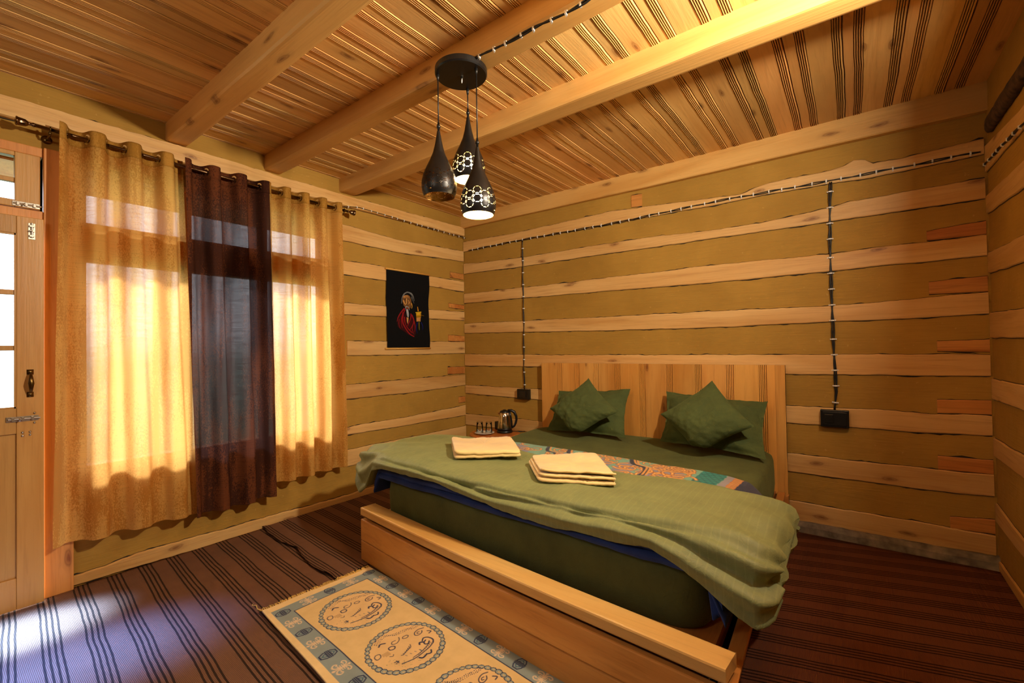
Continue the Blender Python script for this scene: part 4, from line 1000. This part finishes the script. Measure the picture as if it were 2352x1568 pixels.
# ------------------------------------------------------------------ bedside table and tea things
TBZ = .50; TC = (-2.725, 3.30)
bt = empty('bedside_table', (TC[0], TC[1], 0), 'small round brown side table in the corner behind the bed', 'side table')
m = MB(); m.lathe([(.0001, TBZ-.028), (.225, TBZ-.028), (.238, TBZ-.018), (.238, TBZ-.008), (.232, TBZ), (.0001, TBZ)], *TC, n=48); m.build('tabletop', M['tabletop'], bt, smooth=False)
for k in range(3):
    a = R(100+120*k); m = MB(); m.tube([(TC[0]+.13*math.cos(a), TC[1]+.13*math.sin(a), TBZ-.028), (TC[0]+.17*math.cos(a), TC[1]+.17*math.sin(a), .016)], [.016, .012], 10); m.build('leg', M['tabletop'], bt, smooth=True)
kp = Vector((-2.655, 3.365, TBZ+.001))
kt = empty('electric_kettle', kp, 'steel electric kettle with black lid and curved handle', 'kettle')
kx, ky, kz = kp
m = MB(); m.lathe([(.0001, kz), (.073, kz), (.076, kz+.006), (.074, kz+.020), (.068, kz+.023), (.0001, kz+.023)], kx, ky, 40); m.build('power_base', M['black'], kt, smooth=True)
m = MB(); m.lathe([(.0001, kz+.024), (.068, kz+.024), (.0695, kz+.04), (.0675, kz+.042)], kx, ky, 40); m.build('foot_ring', M['black'], kt, smooth=True)
m = MB(); m.lathe([(.0675, kz+.042), (.067, kz+.05), (.062, kz+.10), (.054, kz+.15), (.047, kz+.186), (.043, kz+.190)], kx, ky, 48); m.build('body', M['chrome'], kt, smooth=True)
m = MB(); m.lathe([(.046, kz+.186), (.047, kz+.192), (.040, kz+.202), (.020, kz+.209), (.012, kz+.214), (.0001, kz+.215)], kx, ky, 40); m.build('lid', M['black'], kt, smooth=True)
hd = Vector((VR.x, VR.y, 0)).normalized()      # handle on the photo's right, spout on its left
def kpnt(a, z): return (kx+hd.x*a, ky+hd.y*a, kz+z)
m = MB(); m.tube([kpnt(.030, .204), kpnt(.062, .206), kpnt(.092, .190), (kx+hd.x*.110, ky+hd.y*.110, kz+.150), kpnt(.112, .118), kpnt(.104, .085), kpnt(.088, .055), kpnt(.064, .040)], [.012, .013, .014, .012, .011, .011, .010, .008], 12)
m.tube([kpnt(.046, .195), kpnt(.058, .15), kpnt(.066, .10), kpnt(.070, .05)], [.011, .009, .008, .007], 8); m.build('handle', M['black'], kt, smooth=True)
m = MB(); m.add([kpnt(-.040, .150), kpnt(-.066, .186), kpnt(-.043, .188)]+[(kx-hd.x*.044+s*hd.y*.022, ky-hd.y*.044-s*hd.x*.022, kz+z) for s in (-1, 1) for z in (.150, .187)], [(0, 3, 4, 1), (0, 1, 6, 5), (1, 4, 2), (1, 2, 6)]); m.build('spout', M['chrome'], kt)
m = MB(); m.tube([kpnt(.05, .012), kpnt(.10, .008), (kx+.13, ky+.08, kz+.004), (kx+.15, ky+.12, kz+.003)], .0035, 6); m.build('power_cord', M['cable'], kt, smooth=True)
pp = at(1113, 995, 2, TBZ+.005)
m = MB(); m.lathe([(.0001, TBZ+.001), (.045, TBZ+.001), (.062, TBZ+.005), (.090, TBZ+.014), (.0915, TBZ+.016), (.088, TBZ+.016), (.062, TBZ+.008), (.0001, TBZ+.006)], pp.x, pp.y, 48)
tag(m.build('saucer', M['porcelain'], smooth=True), 'white porcelain plate carrying two upturned glasses', 'plate')
for dx, dy, lab in ((-.040, -.022, 'clear upturned glass on the plate, farther from the kettle'), (.038, .018, 'clear upturned glass on the plate, beside the kettle')):
    a = pp+Vector((dx, dy, 0)); z0 = TBZ+.009; m = MB()
    m.lathe([(.033, z0), (.030, z0+.06), (.0275, z0+.100), (.026, z0+.104), (.0001, z0+.104)], a.x, a.y, 28); m.lathe([(.033, z0), (.031, z0), (.0275, z0+.06), (.025, z0+.094), (.0001, z0+.095)][::1], a.x, a.y, 28)
    tag(m.build('drinking_glass', M['tumbler'], smooth=True), lab, 'glass', 'glasses on the plate')
bx = at(1136, 980, 2, TBZ)
m = MB(); q = Vector((-2.80, 3.47, 0)); m.box((q.x-.045, q.y-.025, TBZ+.001), (q.x+.045, q.y+.02, TBZ+.075)); tag(m.build('tea_box', plain('dark_green_box', (44, 42, 34), .5), bevel=.003), 'small dark box on the side table behind the glasses', 'box')

# ------------------------------------------------------------------ wall poster
pc = [at(*p, 0, LW+.018) for p in ((887, 617), (985, 633), (986, 798), (889, 800))]
py0, py1 = (pc[0].y+pc[3].y)/2, (pc[1].y+pc[2].y)/2; pz1 = (pc[0].z+pc[1].z)/2; pz0 = (pc[2].z+pc[3].z)/2; PW, PH = py1-py0, pz1-pz0
scr = empty('wall_scroll', (LW+.02, (py0+py1)/2, pz0), 'black hanging scroll painted with a bearded old man in a red robe', 'scroll')
cv = Canvas(PW, PH, .0016, (9, 9, 11))
def q_(x, y): return ((x-178)/(820-178)*PW, (1-(y-((x-178)/642*100)*max(0, 1-(y-170)/1190)-175)/1185)*PH)
def QP(L): return [q_(a, b) for a, b in L]
RED, DRED, SK = (150, 24, 28), (84, 12, 16), (214, 152, 84)
cv.poly(QP([(430,765),(370,830),(325,900),(315,960),(330,1040),(370,1080),(420,1110),(480,1160),(560,1195),(590,1150),(600,1060),(590,960),(555,870),(530,850),(520,900),(480,980),(460,960),(455,880),(440,820)]), (52, 8, 12))
for L, w, w2 in (([(430,770),(375,830),(335,900),(318,960)], .014, .004), ([(440,790),(395,880),(380,960),(395,1060)], .012, .003), ([(410,830),(400,960),(440,1060),(500,1150),(560,1190)], .016, .008), ([(530,850),(520,920),(490,990),(475,1030)], .012, .005), ([(545,870),(570,940),(555,1010),(505,1085)], .016, .005), ([(575,960),(590,1040),(575,1120)], .012, .003), ([(430,900),(440,1000),(490,1080),(540,1130)], .012, .005), ([(560,1000),(540,1070),(560,1150)], .008, .003), ([(350,930),(345,1000),(365,1070)], .006, .002)):
    cv.stroke(curve(QP(L), 6), w, RED, w2)
for L in ([(425,800),(420,940),(460,1050),(530,1140)], [(540,880),(530,960),(495,1040)]): cv.stroke(curve(QP(L), 6), .004, DRED)
cv.poly(QP([(460,900),(490,905),(485,960),(475,1000),(465,960)]), (206, 150, 90))
# head
cv.ell(*q_(487, 640), .034, .050, (70, 46, 30)); cv.poly(QP([(415,600),(430,570),(480,560),(520,580),(545,640),(550,700),(530,760),(500,770),(455,760),(425,720),(412,660)]), (120, 82, 46))
for L, c_, w in (([(425,590),(455,575),(500,580)], SK, .008), ([(430,600),(470,592),(510,600)], SK, .006), ([(425,650),(440,690),(455,705)], SK, .014), ([(472,620),(470,680),(462,700)], (236,182,110), .008), ([(500,640),(515,680),(500,700)], SK, .012), ([(548,690),(556,730),(546,765)], (232,170,60), .008), ([(440,630),(462,628)], (20,12,8), .006), ([(492,630),(520,640)], (20,12,8), .006), ([(440,640),(455,650)], (20,12,8), .005), ([(495,652),(515,658)], (20,12,8), .005), ([(468,720),(480,730),(500,725)], (30,14,10), .006)): cv.stroke(curve(QP(L), 5), w, c_, w*.5)
for L, w in (([(470,525),(430,550),(405,610),(395,690)], .012), ([(480,522),(540,540),(575,590),(590,650)], .012), ([(460,530),(440,550),(425,580)], .01), ([(500,525),(545,560),(565,620)], .01), ([(545,600),(570,650),(590,690)], .005)): cv.stroke(curve(QP(L), 6), w, (122, 122, 124), w*.4)
for L, w in (([(455,745),(450,780)], .008), ([(495,745),(510,790)], .008), ([(470,790),(472,850),(478,890)], .018), ([(480,790),(490,850),(488,895)], .014), ([(462,735),(480,738),(500,745)], .008)): cv.stroke(curve(QP(L), 6), w, (170, 172, 178), w*.4)
cv.stroke(QP([(470,765),(485,768)]), .008, (150, 50, 40))
# prayer wheel and hand
cv.poly(QP([(610,830),(690,825),(684,905),(612,910)]), (190, 140, 20)); cv.stroke(QP([(606,828),(692,820)]), .007, (232, 190, 40)); cv.stroke(QP([(612,895),(686,888)]), .006, (120, 80, 10))
cv.stroke(QP([(642,745),(645,800)]), .006, (236, 160, 40), .012); cv.stroke(QP([(620,850),(670,848)]), .008, (236, 196, 60)); cv.stroke(QP([(690,868),(735,878)]), .0025, (150, 110, 20))
for k in range(4): cv.stroke(QP([(618,915+14*k),(662,912+14*k)]), .010, (214, 150, 84)); cv.stroke(QP([(620,922+14*k),(660,919+14*k)]), .003, (70, 36, 16))
cv.stroke(QP([(676,905),(672,960)]), .006, (214, 150, 84)); cv.stroke(QP([(654,975),(652,1090)]), .007, (170, 150, 30), .004)
for L in ([(625,980),(605,1060),(615,1140)], [(690,980),(712,1040),(705,1090)], [(615,1010),(600,1090)]): cv.stroke(curve(QP(L), 5), .010, (22, 26, 110), .003)
cv.mesh('painted_cloth', lambda u, v: (LW+.021+.004*math.sin(v*9+u*3)+.003*math.sin(v*23), py0+u+.004*math.sin(v*11)*(1 if u > PW/2 else .4), pz0+v), M['cloth_paint'], scr, thick=.0015)
for z, a, b in ((pz1+.004, py0-.012, py1+.012), (pz0-.004, py0-.022, py1+.008)):
    m = MB(); m.tube([(LW+.022, a, z), (LW+.022, b, z)], .0085, 12); m.build('dowel', M['dowel'], scr, smooth=True)

# ------------------------------------------------------------------ cables
def cable(pts, r, label, clips, axis, name='wall_cable', strands=1, clipdir=None, seed=0):
    pts = [Vector(p) for p in pts]; t = empty(name, pts[0], label, 'cable')
    fine = []
    for a, b in zip(pts[:-1], pts[1:]):
        n = max(2, int((b-a).length/.02))
        for k in range(n): fine.append(a.lerp(b, k/n))
    fine.append(pts[-1])
    m = MB()
    for s in range(strands):
        q = []
        for i, p in enumerate(fine):
            w = .0035*(s-(strands-1)/2)*1.0; o = Vector((0, 0, 0)); wv_ = .004*math.sin(i*.42+s*2.1+seed) if strands > 1 else 0
            L_ = (fine[min(i+1, len(fine)-1)]-fine[max(0, i-1)]).normalized(); side = L_.cross(Vector((0, 1, 0) if axis == 1 else (1, 0, 0))).normalized()
            q.append(p+side*(w+wv_)+side*.002*fn(i*.15, s, seed))
        m.tube(q, r, 6)
    m.build('cord', M['cable'], t, smooth=True)
    L = [0]
    for a, b in zip(fine[:-1], fine[1:]): L.append(L[-1]+(b-a).length)
    c0 = None
    for k in range(clips):
        d = L[-1]*(k+.5)/clips; i = int(np.searchsorted(L, d)); i = min(max(i, 1), len(fine)-2); p = fine[i]; T_ = (fine[i+1]-fine[i-1]).normalized()
        nrm = Vector((0, -1, 0)) if axis == 1 else Vector((1 if p.x < -1 else -1, 0, 0)); side = T_.cross(nrm).normalized(); w = r+.0035*strands
        if c0 is None:
            m = MB(); vs = []
            for a_ in (-.004, .004):
                for s_, n_ in ((-w-.004, -r), (-w, -r), (-w*.6, r*1.6), (w*.6, r*1.6), (w, -r), (w+.004, -r)): vs.append((a_, s_, n_))
            m.add(vs, [(i_, i_+1, i_+7, i_+6) for i_ in range(5)]+[(5, 4, 3, 2, 1, 0), (6, 7, 8, 9, 10, 11)]); o = m.build('clip', M['white']); o.parent = t; c0 = o
        else: o = c0.copy(); C.objects.link(o); o.parent = t
        mt = Matrix((T_, side, nrm)).transposed().to_4x4(); mt.translation = p-t.location; o.matrix_local = mt
    return t
def B_(px, py, d=.016): return at(px, py, 1, BW-d)
cable([B_(1076,575), B_(1200,550), B_(1400,514), B_(1650,461), B_(1906,415), B_(2090,380), B_(2252,348)], .0032, 'long black cable clipped along the upper timber of the back wall', 46, 1, strands=2, seed=1)
cable([B_(1200,552), B_(1201,640), B_(1203,740), B_(1203,830), B_(1205,893)], .0035, 'black cable running down to the small switch box by the kettle', 12, 1, strands=2, seed=2)
cable([B_(1907,418), B_(1906,520), B_(1908,620), B_(1911,700), B_(1915,800), B_(1921,900), B_(1917,940)], .0040, 'black cable running down to the wide socket right of the headboard', 14, 1, strands=3, seed=3)
def L_(px, py, d=.036): return at(px, py, 0, LW+d)
cable([L_(790,474), L_(825,476), L_(880,492), L_(940,510), L_(1000,527), L_(1069,547)], .0028, 'thin black cable clipped along the wall right of the curtain rod', 20, 0, seed=4)
cable([at(2256,384,0,RW-.014), at(2300,335,0,RW-.014), at(2352,282,0,RW-.014), Vector((RW-.014, 2.2, 2.27))], .0045, 'black cable clipped along the dark right wall below the bark log', 16, 0, strands=2, seed=5)
def K_(px, py): return at(px, py, 1, 1.564)
cable([K_(1085,137), K_(1126,117), K_(1188,85), K_(1245,56), K_(1300,29), K_(1345,3), Vector((-.5, 1.566, 2.70))], .0042, 'black cable stapled to the middle ceiling beam above the pendant lamp', 12, 1, strands=2, seed=6)

# ------------------------------------------------------------------ sockets
def wallbox(px0, py0, px1, py1, dep, label, kind):
    a, b = at(px0, py0, 1, BW-dep), at(px1, py1, 1, BW-dep); e = empty('switch_box', ((a.x+b.x)/2, BW, b.z), label, 'electric socket')
    m = MB(); m.box((a.x, BW-dep, b.z), (b.x, BW-.006, a.z)); m.build('housing', M['black'], e, bevel=.004)
    w = b.x-a.x; h_ = a.z-b.z; y = BW-dep
    if kind == 'wide':
        m = MB(); m.box((a.x+.012, y-.004, b.z+.012), (b.x-.012, y, a.z-.012)); m.build('face_plate', M['black'], e, bevel=.002)
        m = MB(); m.box((a.x+w*.16, y-.009, b.z+h_*.25), (a.x+w*.46, y-.004, a.z-h_*.25)); m.build('switch', plain('satin_black', (24, 24, 25), .25), e, bevel=.002)
        m = MB()
        for dx, dz in ((.70, .68), (.62, .36), (.78, .36), (.66, .55), (.74, .55)): m.lathe([(.0001, y-.0045), (.0045, y-.0045), (.0045, y-.004)], a.x+w*dx, b.z+h_*dz, 10, axis='Y')
        m.build('socket_hole', plain('deep_black', (4, 4, 4), .6), e)
    else:
        m = MB(); m.box((a.x+w*.2, y-.006, b.z+h_*.2), (b.x-w*.2, y, a.z-h_*.2)); m.build('switch', plain('satin_black2', (24, 24, 25), .3), e, bevel=.002)
    return e
wallbox(1187, 893, 1214, 918, .05, 'small black switch box on the wall above the kettle', 'small')
wallbox(1884, 940, 1951, 984, .05, 'wide black switch and socket box right of the headboard', 'wide')

# ------------------------------------------------------------------ pendant lamp
PL = Vector((-1.491, 1.590, 2.62))
lamp = empty('pendant_lamp', PL, 'black three-drop pendant lamp with pierced teardrop shades', 'pendant lamp')
m = MB(); m.lathe([(.0001, PL.z+.034), (.120, PL.z+.034), (.126, PL.z+.028), (.126, PL.z+.006), (.121, PL.z), (.0001, PL.z)], PL.x, PL.y, 64); m.build('canopy', M['black'], lamp, smooth=False)
m = MB(); m.lathe([(.0001, PL.z-.03), (.002, PL.z-.028), (.004, PL.z-.01), (.007, PL.z), (.0001, PL.z)], PL.x-.005, PL.y+.01, 16); m.build('screw_cap', M['steel'], lamp, smooth=True)
def hexslots(th, h):
    """1 where the metal is pierced: dashes along the edges of a honeycomb of hexagons"""
    return False
def shade(ax, ay, ztop, zbot, r, lit):
    Hh = ztop-zbot
    prof = [(.0075, 1.0), (.010, .955), (.014, .88), (.020, .78), (.030, .66), (.046, .545), (.064, .43), (.078, .32), (.0855, .22), (.0865, .14), (.083, .07), (.0765, .02), (.073, 0)]
    k = r/.0865; zs = [p[1] for p in prof][::-1]; rs = [p[0]*k for p in prof][::-1]
    cord = MB(); cord.tube([(ax, ay, PL.z-.004), (ax, ay, ztop+.028)], .003, 8); cord.tube([(ax, ay, PL.z), (ax, ay, PL.z-.026)], [.008, .005], 10); cord.build('cord', M['cable'], lamp, smooth=True)
    s = MB(); s.tube([(ax, ay, ztop+.045), (ax, ay, ztop+.03), (ax, ay, ztop+.028), (ax, ay, ztop+.018), (ax, ay, ztop+.016), (ax, ay, ztop-.004)], [.004, .007, .009, .009, .0055, .0055], 12); s.build('cord_grip', M['black'], lamp, smooth=True)
    nu = 320
    arc = []; 
    # arc-length table for the pierced belt
    zz = np.linspace(0, 1, 400); rr = np.interp(zz, zs, rs)
    # smooth the profile a little
    kern = np.ones(17)/17; rr2 = np.convolve(np.pad(rr, 8, 'edge'), kern, 'valid')
    ds = np.hypot(np.diff(rr2), np.diff(zz)*Hh); S = np.concatenate([[0], np.cumsum(ds)])
    s_top = S[-1]; ss = np.concatenate([np.linspace(0, .128, 120), np.linspace(.128, s_top, 40)[1:]]); nu = 420
    colw = 2*math.pi*.080*k/14; a = .0205*k
    def pierced(u, sv):
        for c_ in (0, 1):
            cu_ = (u*7-.5*c_) % 1.0; du = (cu_-.5)*2*colw
            for vc in ((.036, .078) if c_ == 0 else (.057, .099)):
                dv_ = sv-vc
                if abs(dv_) > a*1.1 or abs(du) > a*1.1: continue
                dist = math.hypot(du, dv_); an = math.atan2(dv_, du); m6 = (an % (math.pi/3))-math.pi/6
                if abs(dist*math.cos(m6)-a*.866) < .00125 and abs(dist*math.sin(m6)) < a*.34: return True
        return False
    vs = []; inner = []
    for sv in ss:
        z = float(np.interp(sv, S, zz)); r0 = float(np.interp(sv, S, rr2))
        vs.append([(ax+r0*math.cos(2*math.pi*i/nu), ay+r0*math.sin(2*math.pi*i/nu), zbot+z*Hh) for i in range(nu)])
        inner.append([(ax+(r0-.0016)*math.cos(2*math.pi*i/nu), ay+(r0-.0016)*math.sin(2*math.pi*i/nu), zbot+z*Hh) for i in range(nu)])
    F = []
    for j in range(len(ss)-1):
        sc_ = (ss[j]+ss[j+1])/2
        for i in range(nu):
            if sc_ < .128 and pierced((i+.5)/nu, sc_): continue
            F.append((j*nu+i, j*nu+(i+1) % nu, (j+1)*nu+(i+1) % nu, (j+1)*nu+i))
    o = MB(); o.add([p for r_ in vs for p in r_], F); sh = o.build('lamp_shade', M['shade_out'], lamp, smooth=True)
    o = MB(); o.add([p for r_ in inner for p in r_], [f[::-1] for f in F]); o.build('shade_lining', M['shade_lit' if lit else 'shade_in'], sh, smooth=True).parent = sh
    ch = [c for c in bpy.data.objects if c.parent == sh]
    for c in ch:   # lining verts were written relative to the shade, whose own origin is the lamp's
        for v_ in c.data.vertices: v_.co -= Vector(lamp.location)
    # bulb
    b = MB(); zb = zbot+.075; b.lathe([(.0001, zb-.03), (.012, zb-.027), (.021, zb-.014), (.024, zb), (.021, zb+.014), (.013, zb+.03), (.012, zb+.05), (.0001, zb+.05)], ax, ay, 24)
    mt, nt, bs, out = newmat('bulb_lit' if lit else 'bulb_off'); bs.inputs['Base Color'].default_value = (.9, .88, .8, 1)
    if lit: bs.inputs['Emission Color'].default_value = (1, .80, .45, 1); bs.inputs['Emission Strength'].default_value = 60
    b.build('bulb', mt, lamp, smooth=True)
    if lit:
        ld = bpy.data.lights.new('bulb_light', 'POINT'); ld.energy = 9; ld.color = (1, .78, .45); ld.shadow_soft_size = .026; lo = bpy.data.objects.new('bulb_light', ld); C.objects.link(lo); lo.location = (ax, ay, zb-.034)
a1 = at(1005.6, 172, 2, 2.62); a2 = at(1074, 205, 2, 2.62); a3 = at(1093.8, 157.6, 2, 2.62)
shade(a1.x, a1.y, 2.345, 2.03, .0845, False); shade(a2.x, a2.y, 2.475, 2.155, .084, True); shade(a3.x, a3.y, 2.245, 1.925, .0845, True)

# ------------------------------------------------------------------ light
w = bpy.data.worlds.new('World'); bpy.context.scene.world = w; w.use_nodes = True; nt = w.node_tree; bg = nt.nodes['Background']
tc = N(nt, 'ShaderNodeTexCoord'); sx = N(nt, 'ShaderNodeSeparateXYZ'); nt.links.new(tc.outputs['Generated'], sx.inputs[0])
col = ramp(nt, math_(nt, 'MULTIPLY_ADD', sx.outputs['Z'], .5), [(.42, (.16, .26, .20, 1)), (.49, (.30, .42, .40, 1)), (.52, (.92, .95, 1.0, 1)), (.9, (.86, .92, 1, 1))]); nt.nodes[-2].inputs[2].default_value = .5
for n_ in nt.nodes:
    if n_.type == 'MATH': n_.inputs[2].default_value = .5
nt.links.new(col, bg.inputs[0]); bg.inputs[1].default_value = 5.0
def light(kind, name, loc, energy, col, **kw):
    ld = bpy.data.lights.new(name, kind); ld.energy = energy; ld.color = col
    aim = kw.pop('aim', None)
    for k, v in kw.items(): setattr(ld, k, v)
    o = bpy.data.objects.new(name, ld); C.objects.link(o); o.location = loc
    if aim: o.rotation_euler = (Vector(aim)-Vector(loc)).to_track_quat('-Z', 'Y').to_euler()
    return o
light('AREA', 'wall_lamp', (.47, 1.66, 2.48), 80, (1, .87, .67), shape='DISK', size=.14, spread=R(162), aim=(-1.8, 1.86, 2.54))
light('AREA', 'room_fill', (-1.2, -.9, 2.4), 11, (1, .88, .70), shape='DISK', size=.5, aim=(-2.4, 2.4, .4))  # fill light added behind the camera to lift the whole room, no real fixture
light('SUN', 'sun', (-6, -1, 5), 7, (1, .96, .92), angle=R(9), aim=(-6+1, -1+.02, 5-.60))
light('SPOT', 'daylight_patch_spot', (-3.30, -1.7, 1.75), 21000, (.20, .44, 1), spot_size=R(10), spot_blend=1.0, shadow_soft_size=.08, aim=(-3.12, .27, 0))  # indoor spot added to lay a blue daylight streak on the floor
light('SPOT', 'daylight_patch_spot', (-3.30, -1.7, 1.75), 6500, (.09, .25, 1), spot_size=R(15), spot_blend=1.0, shadow_soft_size=.12, aim=(-2.66, .34, 0))  # second added spot, weaker, spreading the blue pool across the carpet
for nm, y0, y1, z0, z1 in (('portal', WY0, WY1, WZ0, WZ1), ('portal', DY0, DY1, .9, 2.4), ('portal', -2.2, -1.2, .9, 2.1)):
    o = light('AREA', nm, (LW-.13, (y0+y1)/2, (z0+z1)/2), 1, (1, 1, 1), shape='RECTANGLE', size=y1-y0, size_y=z1-z0, aim=(LW+1, (y0+y1)/2, (z0+z1)/2)); o.data.cycles.is_portal = True
    o.rotation_euler = (R(90), 0, R(-90))
sc = bpy.context.scene
sc.view_settings.view_transform = 'Standard'; sc.view_settings.look = 'None'; sc.view_settings.exposure = 0
sc.cycles.use_denoising = True; sc.cycles.max_bounces = 5; sc.cycles.diffuse_bounces = 3; sc.cycles.glossy_bounces = 3; sc.cycles.transparent_max_bounces = 10; sc.cycles.use_adaptive_sampling = True; sc.cycles.adaptive_threshold = .045; sc.cycles.adaptive_min_samples = 24; sc.cycles.use_light_tree = True; sc.cycles.sample_clamp_indirect = 6; sc.cycles.caustics_reflective = False; sc.cycles.caustics_refractive = False
